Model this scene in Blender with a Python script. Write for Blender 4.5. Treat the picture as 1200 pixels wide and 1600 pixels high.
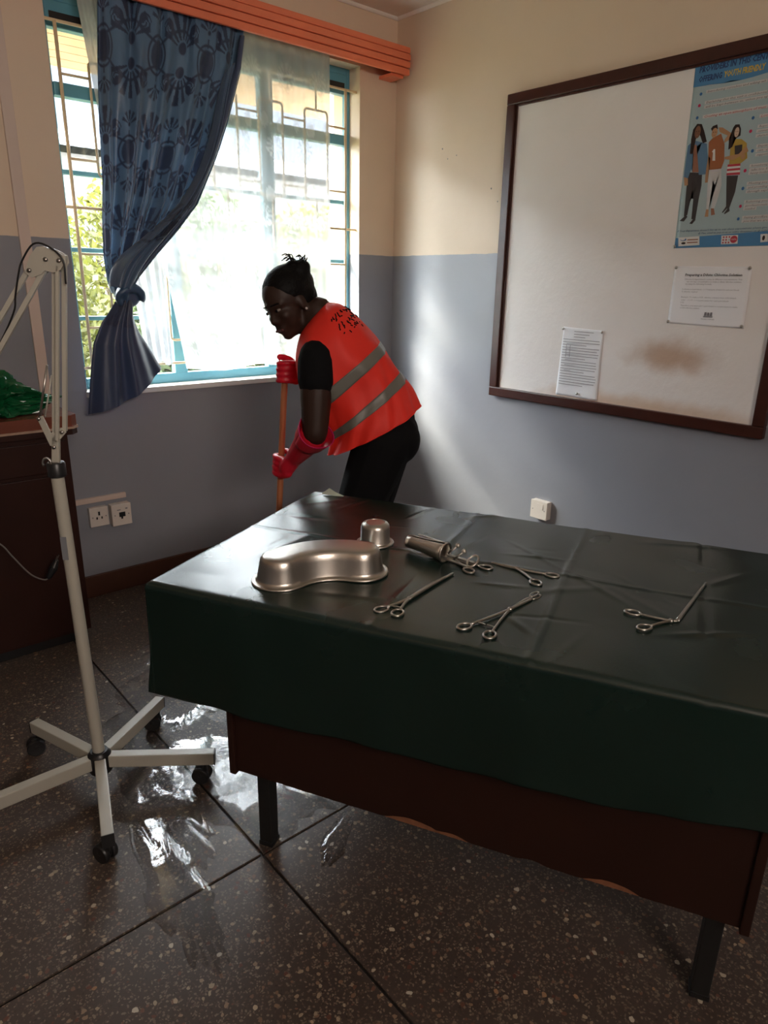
import bpy, bmesh, math, random
import numpy as np
from mathutils import Vector, Matrix, noise

for _o in list(bpy.data.objects):
    bpy.data.objects.remove(_o, do_unlink=True)
scene = bpy.context.scene
COL = scene.collection
PI = math.pi

# ------------------------------------------------------------------ camera
CAM_LOC = (-2.767, -3.126, 1.41)
CAM_RIGHT = Vector((0.7559, -0.6544, 0.0179))
CAM_FWD = Vector((0.6258, 0.7153, -0.3104))
CAM_RIGHT = (CAM_RIGHT - CAM_FWD * CAM_RIGHT.dot(CAM_FWD) / CAM_FWD.length_squared).normalized()
CAM_FWD.normalize()
CAM_UP = CAM_RIGHT.cross(CAM_FWD)
_cd = bpy.data.cameras.new('camera')
_cd.sensor_fit = 'VERTICAL'
_cd.sensor_height = 24.0
_cd.lens = 24.0 * 1084.4 / 1600.0
_cd.clip_start = 0.05
_cd.clip_end = 400
cam = bpy.data.objects.new('camera', _cd)
COL.objects.link(cam)
_m = Matrix((CAM_RIGHT, CAM_UP, -CAM_FWD)).transposed().to_4x4()
_m.translation = Vector(CAM_LOC)
cam.matrix_world = _m
scene.camera = cam

# ------------------------------------------------------------------ world and light
world = bpy.data.worlds.new('sky')
scene.world = world
world.use_nodes = True
_bg = world.node_tree.nodes['Background']
_bg.inputs[0].default_value = (0.90, 0.95, 1.0, 1)
_bg.inputs[1].default_value = 5.2

_sd = bpy.data.lights.new('sun', 'SUN')
_sd.energy = 5.6
_sd.angle = math.radians(20)
_sd.color = (1.0, 0.93, 0.78)
sun = bpy.data.objects.new('sun', _sd)
COL.objects.link(sun)
sun.rotation_euler = Vector((1.2, -1.0, -1.2)).to_track_quat('-Z', 'Y').to_euler()

_pd = bpy.data.lights.new('window_portal', 'AREA')   # sampling portal only: emits nothing itself
_pd.shape = 'RECTANGLE'
_pd.size = 1.56
_pd.size_y = 1.56
_pd.cycles.is_portal = True
portal = bpy.data.objects.new('window_portal', _pd)
COL.objects.link(portal)
portal.location = (-1.0, 0.235, 1.70)
portal.rotation_euler = Vector((0, -1, 0)).to_track_quat('-Z', 'Z').to_euler()

_pd2 = _pd.copy(); _pd2.size = 1.34; _pd2.size_y = 0.6
portal2 = bpy.data.objects.new('window_portal', _pd2)
COL.objects.link(portal2)
portal2.location = (-2.70, -5.02, 2.13)  # portal at the added, unseen fill window
portal2.rotation_euler = Vector((0, 1, 0)).to_track_quat('-Z', 'Z').to_euler()

scene.view_settings.view_transform = 'Standard'
scene.view_settings.look = 'None'
scene.view_settings.gamma = 1.0
scene.view_settings.use_curve_mapping = False
scene.view_settings.exposure = 2.6
scene.cycles.use_denoising = True
scene.cycles.max_bounces = 10
scene.cycles.diffuse_bounces = 6
scene.cycles.glossy_bounces = 4
scene.cycles.transparent_max_bounces = 16
scene.cycles.sample_clamp_indirect = 8.0
scene.cycles.caustics_reflective = False
scene.cycles.caustics_refractive = False

# ------------------------------------------------------------------ helpers
def link(o, parent=None):
    COL.objects.link(o)
    if parent is not None:
        o.parent = parent
    return o

def tag(o, label=None, cat=None, group=None, kind=None):
    if label: o['label'] = label
    if cat: o['category'] = cat
    if group: o['group'] = group
    if kind: o['kind'] = kind
    return o

def empty(name, loc=(0, 0, 0), rz=0.0, label=None, cat=None, group=None, kind=None, parent=None):
    o = bpy.data.objects.new(name, None)
    o.empty_display_size = 0.1
    link(o, parent)
    o.location = loc
    o.rotation_euler = (0, 0, rz)
    return tag(o, label, cat, group, kind)

def mesh_obj(name, verts, faces, mat=None, parent=None, smooth=False, sharp=None):
    me = bpy.data.meshes.new(name)
    me.from_pydata([tuple(map(float, v)) for v in verts], [], faces)
    me.validate()
    if mat is not None: me.materials.append(mat)
    if smooth:
        me.shade_smooth()
        if sharp: me.set_sharp_from_angle(angle=math.radians(sharp))
    me.update()
    return link(bpy.data.objects.new(name, me), parent)

class MB:
    """collects shapes, then links them as one mesh object"""
    def __init__(s): s.v = []; s.f = []
    def add(s, v, f):
        n = len(s.v); s.v += [tuple(map(float, p)) for p in v]
        s.f += [tuple(i + n for i in q) for q in f]
        return s
    def box(s, x0, x1, y0, y1, z0, z1, bev=0.0):
        if bev <= 0:
            v = [(x, y, z) for z in (z0, z1) for y in (y0, y1) for x in (x0, x1)]
            return s.add(v, [(0, 2, 3, 1), (4, 5, 7, 6), (0, 1, 5, 4), (2, 6, 7, 3), (0, 4, 6, 2), (1, 3, 7, 5)])
        bm = bmesh.new(); bmesh.ops.create_cube(bm, size=1)
        for w in bm.verts:
            w.co = ((x0 + x1) / 2 + w.co.x * (x1 - x0), (y0 + y1) / 2 + w.co.y * (y1 - y0), (z0 + z1) / 2 + w.co.z * (z1 - z0))
        bmesh.ops.bevel(bm, geom=bm.edges[:], offset=bev, segments=2, affect='EDGES', profile=0.6)
        return s.bm(bm)
    def bm(s, bm, mat4=None):
        bm.verts.index_update()
        v = [tuple((mat4 @ w.co) if mat4 is not None else w.co) for w in bm.verts]
        f = [tuple(w.index for w in q.verts) for q in bm.faces]
        bm.free(); return s.add(v, f)
    def bar(s, a, b, w, h, up=(0, 0, 1), bev=0.0):
        a = Vector(a); b = Vector(b); d = b - a; L = d.length; d.normalize()
        up = Vector(up)
        if abs(d.dot(up)) > 0.97: up = Vector((0, 1, 0))
        x = d.cross(up).normalized(); y = x.cross(d)
        bm = bmesh.new(); bmesh.ops.create_cube(bm, size=1)
        for q in bm.verts: q.co = (q.co.x * w, q.co.y * h, q.co.z * L)
        if bev > 0: bmesh.ops.bevel(bm, geom=bm.edges[:], offset=bev, segments=2, affect='EDGES', profile=0.6)
        m = Matrix((x, y, d)).transposed().to_4x4(); m.translation = (a + b) / 2
        s.bm(bm, m)
        return s
    def tube(s, pts, r, n=10, cap=True, closed=False):
        pts = [Vector(p) for p in pts]; N = len(pts)
        rs = r if isinstance(r, (list, tuple)) else [r] * N
        up = None; rings = []
        for i in range(N):
            if closed: t = (pts[(i + 1) % N] - pts[i - 1])
            else: t = pts[min(i + 1, N - 1)] - pts[max(i - 1, 0)]
            if t.length < 1e-9: t = Vector((0, 0, 1))
            t.normalize()
            if up is None:
                up = Vector((0, 0, 1)) if abs(t.z) < 0.9 else Vector((1, 0, 0))
            x = t.cross(up)
            if x.length < 1e-6: x = t.cross(Vector((0, 1, 0)))
            x.normalize(); y = x.cross(t); up = y
            rings.append([pts[i] + (x * math.cos(2 * PI * k / n) + y * math.sin(2 * PI * k / n)) * rs[i] for k in range(n)])
        v = [p for g in rings for p in g]; f = []
        for i in range(N if closed else N - 1):
            j = (i + 1) % N
            for k in range(n):
                k2 = (k + 1) % n
                f.append((i * n + k, i * n + k2, j * n + k2, j * n + k))
        if cap and not closed:
            f.append(tuple(range(n))[::-1]); f.append(tuple((N - 1) * n + k for k in range(n)))
        return s.add(v, f)
    def lathe(s, prof, c=(0, 0, 0), n=28, axis=None):
        v = []; f = []
        for (r, z) in prof:
            for k in range(n):
                v.append((r * math.cos(2 * PI * k / n), r * math.sin(2 * PI * k / n), z))
        for i in range(len(prof) - 1):
            for k in range(n):
                k2 = (k + 1) % n
                f.append((i * n + k, i * n + k2, (i + 1) * n + k2, (i + 1) * n + k))
        if prof[0][0] > 1e-5: f.append(tuple(range(n))[::-1])
        if prof[-1][0] > 1e-5: f.append(tuple((len(prof) - 1) * n + k for k in range(n)))
        if axis is not None:
            q = Vector(axis).normalized().to_track_quat('Z', 'Y').to_matrix()
            v = [q @ Vector(p) for p in v]
        return s.add([Vector(p) + Vector(c) for p in v], f)
    def ell(s, c, r, rot=None, sub=3):
        bm = bmesh.new(); bmesh.ops.create_icosphere(bm, subdivisions=sub, radius=1)
        for w in bm.verts:
            p = Vector((w.co.x * r[0], w.co.y * r[1], w.co.z * r[2]))
            if rot is not None: p = rot @ p
            w.co = p + Vector(c)
        return s.bm(bm)
    def cap(s, a, b, ra, rb):
        """tapered capsule"""
        a = Vector(a); b = Vector(b); n = max(2, int((b - a).length / (0.35 * min(ra, rb))))
        n = min(n, 14)
        s.tube([a.lerp(b, i / n) for i in range(n + 1)], [ra + (rb - ra) * i / n for i in range(n + 1)], 14)
        s.ell(a, (ra,) * 3, sub=2); s.ell(b, (rb,) * 3, sub=2)
        return s
    def chain(s, pts, rs):
        for i in range(len(pts) - 1): s.cap(pts[i], pts[i + 1], rs[i], rs[i + 1])
        return s
    def build(s, name, mat=None, parent=None, smooth=False, sharp=None):
        return mesh_obj(name, s.v, s.f, mat, parent, smooth, sharp)
    def fuse(s, name, mat, parent, voxel=0.006, smooth=4, fac=0.5):
        """one continuous skin over all collected volumes"""
        o = mesh_obj(name, s.v, s.f)
        md = o.modifiers.new('r', 'REMESH'); md.mode = 'VOXEL'; md.voxel_size = voxel
        ms = o.modifiers.new('s', 'SMOOTH'); ms.iterations = smooth; ms.factor = fac
        dg = bpy.context.evaluated_depsgraph_get()
        me = bpy.data.meshes.new_from_object(o.evaluated_get(dg))
        old = o.data; bpy.data.objects.remove(o); bpy.data.meshes.remove(old)
        me.name = name; me.materials.clear(); me.materials.append(mat); me.shade_smooth()
        return link(bpy.data.objects.new(name, me), parent)

def grid_obj(name, P, mat, parent=None, smooth=True, attr=None, thick=0.0):
    """P: (nv, nu, 3) array of positions"""
    nv, nu = P.shape[:2]
    idx = np.arange(nv * nu).reshape(nv, nu)
    f = np.stack([idx[:-1, :-1], idx[:-1, 1:], idx[1:, 1:], idx[1:, :-1]], -1).reshape(-1, 4)
    me = bpy.data.meshes.new(name)
    me.from_pydata(P.reshape(-1, 3).tolist(), [], f.tolist())
    me.materials.append(mat)
    if attr is not None:
        for k, a in attr.items():
            at = me.attributes.new(k, 'FLOAT', 'POINT')
            at.data.foreach_set('value', np.ascontiguousarray(a.reshape(-1), dtype=np.float32))
    if smooth: me.shade_smooth()
    me.update()
    o = link(bpy.data.objects.new(name, me), parent)
    if thick:
        md = o.modifiers.new('thickness', 'SOLIDIFY'); md.thickness = thick; md.offset = 0
    return o

def copy_tree(o, parent=None):
    c = o.copy(); COL.objects.link(c)
    if parent is not None: c.parent = parent
    for ch in list(o.children): copy_tree(ch, c)
    return c

# ---- materials
def nodes_of(name):
    m = bpy.data.materials.new(name); m.use_nodes = True
    nt = m.node_tree
    return m, nt, nt.nodes['Principled BSDF'], nt.nodes['Material Output']

def mat(name, col, rough=0.6, metal=0.0, spec=0.5, var=0.08, scale=8.0, bump=0.0, bscale=60.0, coat=0.0, aniso=None):
    m, nt, b, out = nodes_of(name)
    N = nt.nodes; L = nt.links
    tc = N.new('ShaderNodeTexCoord')
    nz = N.new('ShaderNodeTexNoise'); nz.inputs['Scale'].default_value = scale; nz.inputs['Detail'].default_value = 4
    L.new(tc.outputs['Object'], nz.inputs['Vector'])
    mx = N.new('ShaderNodeMix'); mx.data_type = 'RGBA'
    c = Vector(col)
    mx.inputs[6].default_value = (*[max(0, q * (1 - var)) for q in c], 1)
    mx.inputs[7].default_value = (*[min(1, q * (1 + var)) for q in c], 1)
    L.new(nz.outputs[0], mx.inputs[0]); L.new(mx.outputs[2], b.inputs['Base Color'])
    b.inputs['Roughness'].default_value = rough
    b.inputs['Metallic'].default_value = metal
    b.inputs['Specular IOR Level'].default_value = spec
    if coat: b.inputs['Coat Weight'].default_value = coat; b.inputs['Coat Roughness'].default_value = 0.08
    if bump:
        n2 = N.new('ShaderNodeTexNoise'); n2.inputs['Scale'].default_value = bscale; n2.inputs['Detail'].default_value = 3
        L.new(tc.outputs['Object'], n2.inputs['Vector'])
        bp = N.new('ShaderNodeBump'); bp.inputs['Strength'].default_value = bump; bp.inputs['Distance'].default_value = 0.01
        L.new(n2.outputs[0], bp.inputs['Height']); L.new(bp.outputs[0], b.inputs['Normal'])
    return m

def wall_paint():
    m, nt, b, out = nodes_of('two_tone_wall_paint'); N = nt.nodes; L = nt.links
    geo = N.new('ShaderNodeNewGeometry'); sp = N.new('ShaderNodeSeparateXYZ')
    L.new(geo.outputs['Position'], sp.inputs[0])
    nz = N.new('ShaderNodeTexNoise'); nz.inputs['Scale'].default_value = 14; L.new(geo.outputs['Position'], nz.inputs['Vector'])
    ma = N.new('ShaderNodeMath'); ma.operation = 'MULTIPLY_ADD'; L.new(nz.outputs[0], ma.inputs[0]); ma.inputs[1].default_value = 0.008; L.new(sp.outputs[2], ma.inputs[2])
    gt = N.new('ShaderNodeMath'); gt.operation = 'GREATER_THAN'; L.new(ma.outputs[0], gt.inputs[0]); gt.inputs[1].default_value = 1.571
    n2 = N.new('ShaderNodeTexNoise'); n2.inputs['Scale'].default_value = 3.0; n2.inputs['Detail'].default_value = 6; L.new(geo.outputs['Position'], n2.inputs['Vector'])
    def two(a, c):
        x = N.new('ShaderNodeMix'); x.data_type = 'RGBA'; L.new(n2.outputs[0], x.inputs[0])
        x.inputs[6].default_value = (*a, 1); x.inputs[7].default_value = (*c, 1); return x.outputs[2]
    up = two((0.66, 0.525, 0.39), (0.74, 0.60, 0.46)); lo = two((0.245, 0.252, 0.285), (0.285, 0.297, 0.33))
    mx = N.new('ShaderNodeMix'); mx.data_type = 'RGBA'; L.new(gt.outputs[0], mx.inputs[0]); L.new(lo, mx.inputs[6]); L.new(up, mx.inputs[7])
    L.new(mx.outputs[2], b.inputs['Base Color'])
    rm = N.new('ShaderNodeMapRange'); L.new(gt.outputs[0], rm.inputs[0]); rm.inputs[3].default_value = 0.30; rm.inputs[4].default_value = 0.5
    L.new(rm.outputs[0], b.inputs['Roughness'])
    n3 = N.new('ShaderNodeTexNoise'); n3.inputs['Scale'].default_value = 22; n3.inputs['Detail'].default_value = 5; L.new(geo.outputs['Position'], n3.inputs['Vector'])
    bp = N.new('ShaderNodeBump'); bp.inputs['Strength'].default_value = 0.12; bp.inputs['Distance'].default_value = 0.01
    L.new(n3.outputs[0], bp.inputs['Height']); L.new(bp.outputs[0], b.inputs['Normal'])
    return m

def terrazzo():
    m, nt, b, out = nodes_of('terrazzo'); N = nt.nodes; L = nt.links
    geo = N.new('ShaderNodeNewGeometry')
    P0 = geo.outputs['Position']
    wn = N.new('ShaderNodeTexNoise'); wn.inputs['Scale'].default_value = 70; wn.inputs['Detail'].default_value = 2; L.new(P0, wn.inputs['Vector'])
    wm = N.new('ShaderNodeVectorMath'); wm.operation = 'MULTIPLY_ADD'; L.new(wn.outputs['Color'], wm.inputs[0]); wm.inputs[1].default_value = (.012, .012, 0); L.new(P0, wm.inputs[2])
    P = wm.outputs[0]
    def chips(scale, lo, hi, dens):
        v = N.new('ShaderNodeTexVoronoi'); v.inputs['Scale'].default_value = scale; L.new(P, v.inputs['Vector'])
        # chip body: near the cell centre, kept only in some cells
        lt = N.new('ShaderNodeMath'); lt.operation = 'LESS_THAN'; L.new(v.outputs['Distance'], lt.inputs[0]); lt.inputs[1].default_value = hi
        sc = N.new('ShaderNodeSeparateColor'); L.new(v.outputs['Color'], sc.inputs[0])
        g = N.new('ShaderNodeMath'); g.operation = 'GREATER_THAN'; L.new(sc.outputs[0], g.inputs[0]); g.inputs[1].default_value = dens
        mu = N.new('ShaderNodeMath'); mu.operation = 'MULTIPLY'; L.new(lt.outputs[0], mu.inputs[0]); L.new(g.outputs[0], mu.inputs[1])
        r = N.new('ShaderNodeValToRGB'); L.new(sc.outputs[1], r.inputs[0])
        r.color_ramp.elements[0].color = (*lo[0], 1); r.color_ramp.elements[1].color = (*lo[2], 1)
        e = r.color_ramp.elements.new(0.5); e.color = (*lo[1], 1)
        return mu.outputs[0], r.outputs[0]
    nz = N.new('ShaderNodeTexNoise'); nz.inputs['Scale'].default_value = 2.5; nz.inputs['Detail'].default_value = 8; L.new(P, nz.inputs['Vector'])
    base = N.new('ShaderNodeMix'); base.data_type = 'RGBA'; L.new(nz.outputs[0], base.inputs[0])
    base.inputs[6].default_value = (0.050, 0.037, 0.032, 1); base.inputs[7].default_value = (0.084, 0.063, 0.053, 1)
    cur = base.outputs[2]
    for sc_, hi, dens, cols in ((190, 0.5, 0.40, ((0.05, 0.035, 0.03), (0.14, 0.10, 0.075), (0.20, 0.16, 0.12))),
                                (75, 0.36, 0.74, ((0.11, 0.04, 0.03), (0.22, 0.14, 0.09), (0.34, 0.28, 0.20))),
                                (42, 0.24, 0.91, ((0.30, 0.16, 0.08), (0.45, 0.38, 0.28), (0.55, 0.50, 0.42)))):
        fa, co = chips(sc_, cols, hi, dens)
        mx = N.new('ShaderNodeMix'); mx.data_type = 'RGBA'; L.new(fa, mx.inputs[0]); L.new(cur, mx.inputs[6]); L.new(co, mx.inputs[7]); cur = mx.outputs[2]
    L.new(cur, b.inputs['Base Color'])
    n2 = N.new('ShaderNodeTexNoise'); n2.inputs['Scale'].default_value = 1.6; n2.inputs['Detail'].default_value = 5; L.new(P, n2.inputs['Vector'])
    rr = N.new('ShaderNodeMapRange'); L.new(n2.outputs[0], rr.inputs[0]); rr.inputs[1].default_value = 0.35; rr.inputs[2].default_value = 0.65
    rr.inputs[3].default_value = 0.30; rr.inputs[4].default_value = 0.44; L.new(rr.outputs[0], b.inputs['Roughness'])
    b.inputs['Specular IOR Level'].default_value = 0.4
    n3 = N.new('ShaderNodeTexNoise'); n3.inputs['Scale'].default_value = 90; L.new(P, n3.inputs['Vector'])
    bp = N.new('ShaderNodeBump'); bp.inputs['Strength'].default_value = 0.05; bp.inputs['Distance'].default_value = 0.005
    L.new(n3.outputs[0], bp.inputs['Height']); L.new(bp.outputs[0], b.inputs['Normal'])
    return m

def glossy_film(name, tint=(1, 1, 1), refl=0.5, rough=0.0, bump=0.0, bscale=30.0, ior=1.33):
    """thin clear sheet: transparent plus a mirror film"""
    m, nt, b, out = nodes_of(name); N = nt.nodes; L = nt.links; N.remove(b)
    tr = N.new('ShaderNodeBsdfTransparent'); tr.inputs[0].default_value = (*tint, 1)
    gl = N.new('ShaderNodeBsdfGlossy'); gl.inputs['Roughness'].default_value = rough
    fr = N.new('ShaderNodeLayerWeight'); fr.inputs[0].default_value = 0.5          # Schlick curve, the same from both sides
    pw = N.new('ShaderNodeMath'); pw.operation = 'POWER'; L.new(fr.outputs['Facing'], pw.inputs[0]); pw.inputs[1].default_value = 5.0
    f0 = ((ior - 1) / (ior + 1)) ** 2
    mu = N.new('ShaderNodeMath'); mu.operation = 'MULTIPLY_ADD'; L.new(pw.outputs[0], mu.inputs[0]); mu.inputs[1].default_value = (1 - f0) * refl; mu.inputs[2].default_value = f0 * refl
    mx = N.new('ShaderNodeMixShader'); L.new(mu.outputs[0], mx.inputs[0]); L.new(tr.outputs[0], mx.inputs[1]); L.new(gl.outputs[0], mx.inputs[2])
    L.new(mx.outputs[0], out.inputs[0])
    if bump:
        geo = N.new('ShaderNodeNewGeometry')
        n2 = N.new('ShaderNodeTexNoise'); n2.inputs['Scale'].default_value = bscale; n2.inputs['Detail'].default_value = 5; L.new(geo.outputs['Position'], n2.inputs['Vector'])
        bp = N.new('ShaderNodeBump'); bp.inputs['Strength'].default_value = bump; bp.inputs['Distance'].default_value = 0.004
        L.new(n2.outputs[0], bp.inputs['Height']); L.new(bp.outputs[0], gl.inputs['Normal']); L.new(bp.outputs[0], fr.inputs['Normal'])
    return m

def fabric_pattern(name, base, dark, rough=0.35, sheen=0.3, translucent=0.0):
    m, nt, b, out = nodes_of(name); N = nt.nodes; L = nt.links
    at = N.new('ShaderNodeAttribute'); at.attribute_name = 'pattern'
    mx = N.new('ShaderNodeMix'); mx.data_type = 'RGBA'; L.new(at.outputs['Fac'], mx.inputs[0])
    mx.inputs[6].default_value = (*base, 1); mx.inputs[7].default_value = (*dark, 1)
    L.new(mx.outputs[2], b.inputs['Base Color'])
    b.inputs['Roughness'].default_value = rough; b.inputs['Sheen Weight'].default_value = sheen
    if translucent:
        t = N.new('ShaderNodeBsdfTranslucent'); L.new(mx.outputs[2], t.inputs[0])
        ms = N.new('ShaderNodeMixShader'); ms.inputs[0].default_value = translucent
        L.new(b.outputs[0], ms.inputs[1]); L.new(t.outputs[0], ms.inputs[2]); L.new(ms.outputs[0], out.inputs[0])
    return m

def sheer_mat(name, open_=0.5, dense=0.15, col=(0.48, 0.485, 0.50)):
    m, nt, b, out = nodes_of(name); N = nt.nodes; L = nt.links; N.remove(b)
    at = N.new('ShaderNodeAttribute'); at.attribute_name = 'pattern'
    tr = N.new('ShaderNodeBsdfTransparent')
    df = N.new('ShaderNodeBsdfDiffuse'); df.inputs[0].default_value = (*col, 1)
    tl = N.new('ShaderNodeBsdfTranslucent'); tl.inputs[0].default_value = (*col, 1)
    cl = N.new('ShaderNodeMixShader'); cl.inputs[0].default_value = 0.55; L.new(df.outputs[0], cl.inputs[1]); L.new(tl.outputs[0], cl.inputs[2])
    mr = N.new('ShaderNodeMapRange'); L.new(at.outputs['Fac'], mr.inputs[0]); mr.inputs[3].default_value = 1 - open_; mr.inputs[4].default_value = 1 - dense
    ms = N.new('ShaderNodeMixShader'); L.new(mr.outputs[0], ms.inputs[0]); L.new(tr.outputs[0], ms.inputs[1]); L.new(cl.outputs[0], ms.inputs[2])
    L.new(ms.outputs[0], out.inputs[0])
    return m

def translucent_mat(name, col, tcol, fac=0.35, rough=0.6):
    m, nt, b, out = nodes_of(name); N = nt.nodes; L = nt.links
    tc = N.new('ShaderNodeTexCoord'); nz = N.new('ShaderNodeTexNoise'); nz.inputs['Scale'].default_value = 6; L.new(tc.outputs['Object'], nz.inputs['Vector'])
    mx = N.new('ShaderNodeMix'); mx.data_type = 'RGBA'; L.new(nz.outputs[0], mx.inputs[0])
    mx.inputs[6].default_value = (*[q * .85 for q in col], 1); mx.inputs[7].default_value = (*[min(1, q * 1.1) for q in col], 1)
    L.new(mx.outputs[2], b.inputs['Base Color']); b.inputs['Roughness'].default_value = rough
    t = N.new('ShaderNodeBsdfTranslucent'); t.inputs[0].default_value = (*tcol, 1)
    ms = N.new('ShaderNodeMixShader'); ms.inputs[0].default_value = fac
    L.new(b.outputs[0], ms.inputs[1]); L.new(t.outputs[0], ms.inputs[2]); L.new(ms.outputs[0], out.inputs[0])
    return m

M_WALL = wall_paint()
M_FLOOR = terrazzo()
M_CEIL = mat('ceiling_paint', (0.80, 0.76, 0.70), 0.7)
M_SKIRT = mat('skirting_paint', (0.085, 0.035, 0.022), 0.35, var=0.25, scale=12)
M_JOINT = mat('floor_joint', (0.012, 0.010, 0.009), 0.5)
M_BLUE = mat('window_blue_paint', (0.10, 0.30, 0.41), 0.4, var=0.12)
M_BLACK = mat('black_plastic', (0.012, 0.012, 0.013), 0.35)
M_CREAM = mat('cream_bar_paint', (0.80, 0.64, 0.42), 0.5)
M_SILL = mat('white_sill_paint', (0.72, 0.72, 0.70), 0.45)
M_GLASS = glossy_film('window_glass', (0.97, 0.985, 0.985), 1.0, 0.0, ior=1.45)
M_FILL_TINT = glossy_film('fill_tint_glass', (1.0, 0.90, 0.825), 1.0, 0.0, ior=1.45)  # amber tint added to warm the fill light from the unseen window
M_PELMET = mat('orange_wood_varnish', (0.80, 0.20, 0.10), 0.38, var=0.18, scale=5)
M_MAHOG = mat('mahogany_frame', (0.050, 0.014, 0.009), 0.30, var=0.3, scale=20)
M_WHITEPL = mat('white_plastic', (0.70, 0.64, 0.58), 0.4)
M_TRUNK = mat('trunking_plastic', (0.62, 0.50, 0.43), 0.45)
M_LAMP = mat('cream_enamel', (0.43, 0.41, 0.35), 0.32, var=0.06)
M_STEEL = mat('stainless_steel', (0.55, 0.51, 0.46), 0.33, metal=1.0, var=0.05, bump=0.02, bscale=200)
M_STEELD = mat('instrument_steel', (0.46, 0.44, 0.41), 0.30, metal=1.0, var=0.1)
M_DESK = mat('dark_desk_veneer', (0.024, 0.008, 0.005), 0.5, spec=.3, var=0.3, scale=6)
M_CHIP = mat('raw_chipboard', (0.22, 0.085, 0.04), 0.8, var=0.3, scale=60)
M_LEG = mat('black_steel_leg', (0.012, 0.012, 0.012), 0.45)
M_CAB = mat('dark_cabinet_wood', (0.030, 0.010, 0.007), 0.4, spec=.3, var=0.3, scale=7)
M_CABTOP = mat('red_brown_cabinet_top', (0.17, 0.055, 0.035), 0.25, var=0.2, scale=9)
M_PAPER = mat('white_paper', (0.84, 0.85, 0.88), 0.7, var=0.04)
M_INK = mat('dark_ink', (0.05, 0.05, 0.06), 0.7)
M_INKG = mat('grey_ink', (0.22, 0.21, 0.23), 0.7)

# ================================================================== THE ROOM
RX0, RY0, CEIL = -4.4, -4.8, 2.715
WX0, WX1, WZ0, WZ1 = -1.757, -0.247, 0.945, 2.455      # window opening
def struct(o): o['kind'] = 'structure'; return o

fl = struct(MB().box(RX0 - .2, .2, RY0 - .2, .22, -0.15, -0.006).build('floor', M_JOINT))
xs = [RX0, -3.895, -2.047, -0.199, 0.0]; ys = [RY0, -3.697, -1.849, 0.0]
for i in range(len(xs) - 1):
    for j in range(len(ys) - 1):
        g = 0.0035
        MB().box(xs[i] + g, xs[i + 1] - g, ys[j] + g, ys[j + 1] - g, -0.006, 0.0, 0.0015).build('floor_slab', M_FLOOR, fl)

w = MB()
w.box(RX0 - .2, WX0, 0, .22, -.15, CEIL + .1); w.box(WX1, .2, 0, .22, -.15, CEIL + .1)
w.box(WX0, WX1, 0, .22, -.15, WZ0); w.box(WX0, WX1, 0, .22, WZ1, CEIL + .1)
struct(w.build('wall_back', M_WALL))
struct(MB().box(0, .2, RY0 - .2, 0, -.15, CEIL + .1).build('wall_right', M_WALL))
struct(MB().box(RX0 - .2, RX0, RY0 - .2, 0, -.15, CEIL + .1).build('wall_left', M_WALL))
VX0, VX1, VZ0, VZ1 = -3.35, -2.05, 1.84, 2.42           # opening added for fill light, unseen behind the camera
w = MB()
w.box(RX0, VX0, RY0 - .2, RY0, -.15, CEIL + .1); w.box(VX1, 0, RY0 - .2, RY0, -.15, CEIL + .1)
w.box(VX0, VX1, RY0 - .2, RY0, -.15, VZ0); w.box(VX0, VX1, RY0 - .2, RY0, VZ1, CEIL + .1)
struct(w.build('wall_front', M_WALL))
struct(MB().box(RX0 - .2, .2, RY0 - .2, .22, CEIL, CEIL + .1).build('ceiling', M_CEIL))
struct(MB().box(RX0, 0, -.016, 0, 0.0, 0.105, .004).build('baseboard_back', M_SKIRT))
struct(MB().box(-.016, 0, RY0, -.016, 0.0, 0.105, .004).build('baseboard_right', M_SKIRT))
def cornice(name, along, a0, a1):
    prof = [(0, 0), (0, -.014), (.005, -.014), (.010, -.009), (.013, -.004), (.014, 0)]
    v = []
    for t in (a0, a1):
        for (d, h) in prof:
            v.append((t, -d, CEIL + h) if along == 'x' else (-d, t, CEIL + h))
    n = len(prof)
    f = [(k, (k + 1) % n, n + (k + 1) % n, n + k) for k in range(n)] + [tuple(range(n)), tuple(range(n, 2 * n))[::-1]]
    return struct(mesh_obj(name, v, f, M_CEIL))
cornice('trim_1', 'x', RX0, 0); cornice('trim_2', 'y', RY0, 0)

# ---- window: steel frame, vents, panes
YF0, YF1 = 0.085, 0.125
win = struct(empty('window_1', (0, 0, 0)))
def wbar(name, x0, x1, z0, z1, y0=YF0, y1=YF1, m=M_BLUE): return MB().box(x0, x1, y0, y1, z0, z1, .003).build(name, m, win)
wbar('frame_jamb', WX0, WX0 + .032, WZ0, WZ1); wbar('frame_jamb', WX1 - .018, WX1, WZ0, WZ1)
wbar('frame_head', WX0 + .032, WX1 - .018, 2.425, WZ1); wbar('frame_bottom_rail', WX0 + .032, WX1 - .018, WZ0, 0.992)
MULL = [(-1.306, -1.242), (-0.785, -0.715)]
for a, b in MULL: wbar('mullion', a, b, 0.992, 2.335)
wbar('transom', WX0 + .032, WX1 - .018, 2.100, 2.148, YF0 - .008, YF1)
vb = wbar('vent_panel', WX0 + .032, WX1 - .018, 2.335, 2.425)
for a, b in ((WX0 + .045, -1.30), (-1.25, -.78), (-.72, WX1 - .035)):
    MB().box(a, b, YF0 - .002, YF0 + .004, 2.362, 2.388).build('vent_slot', M_BLACK, vb)
BAY = [(WX0 + .032, -1.306), (-1.242, -.785), (-.715, WX1 - .018)]
ROWS = [(0.992, 1.243), (1.257, 1.522), (1.538, 1.820), (1.836, 2.100), (2.148, 2.335)]
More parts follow.
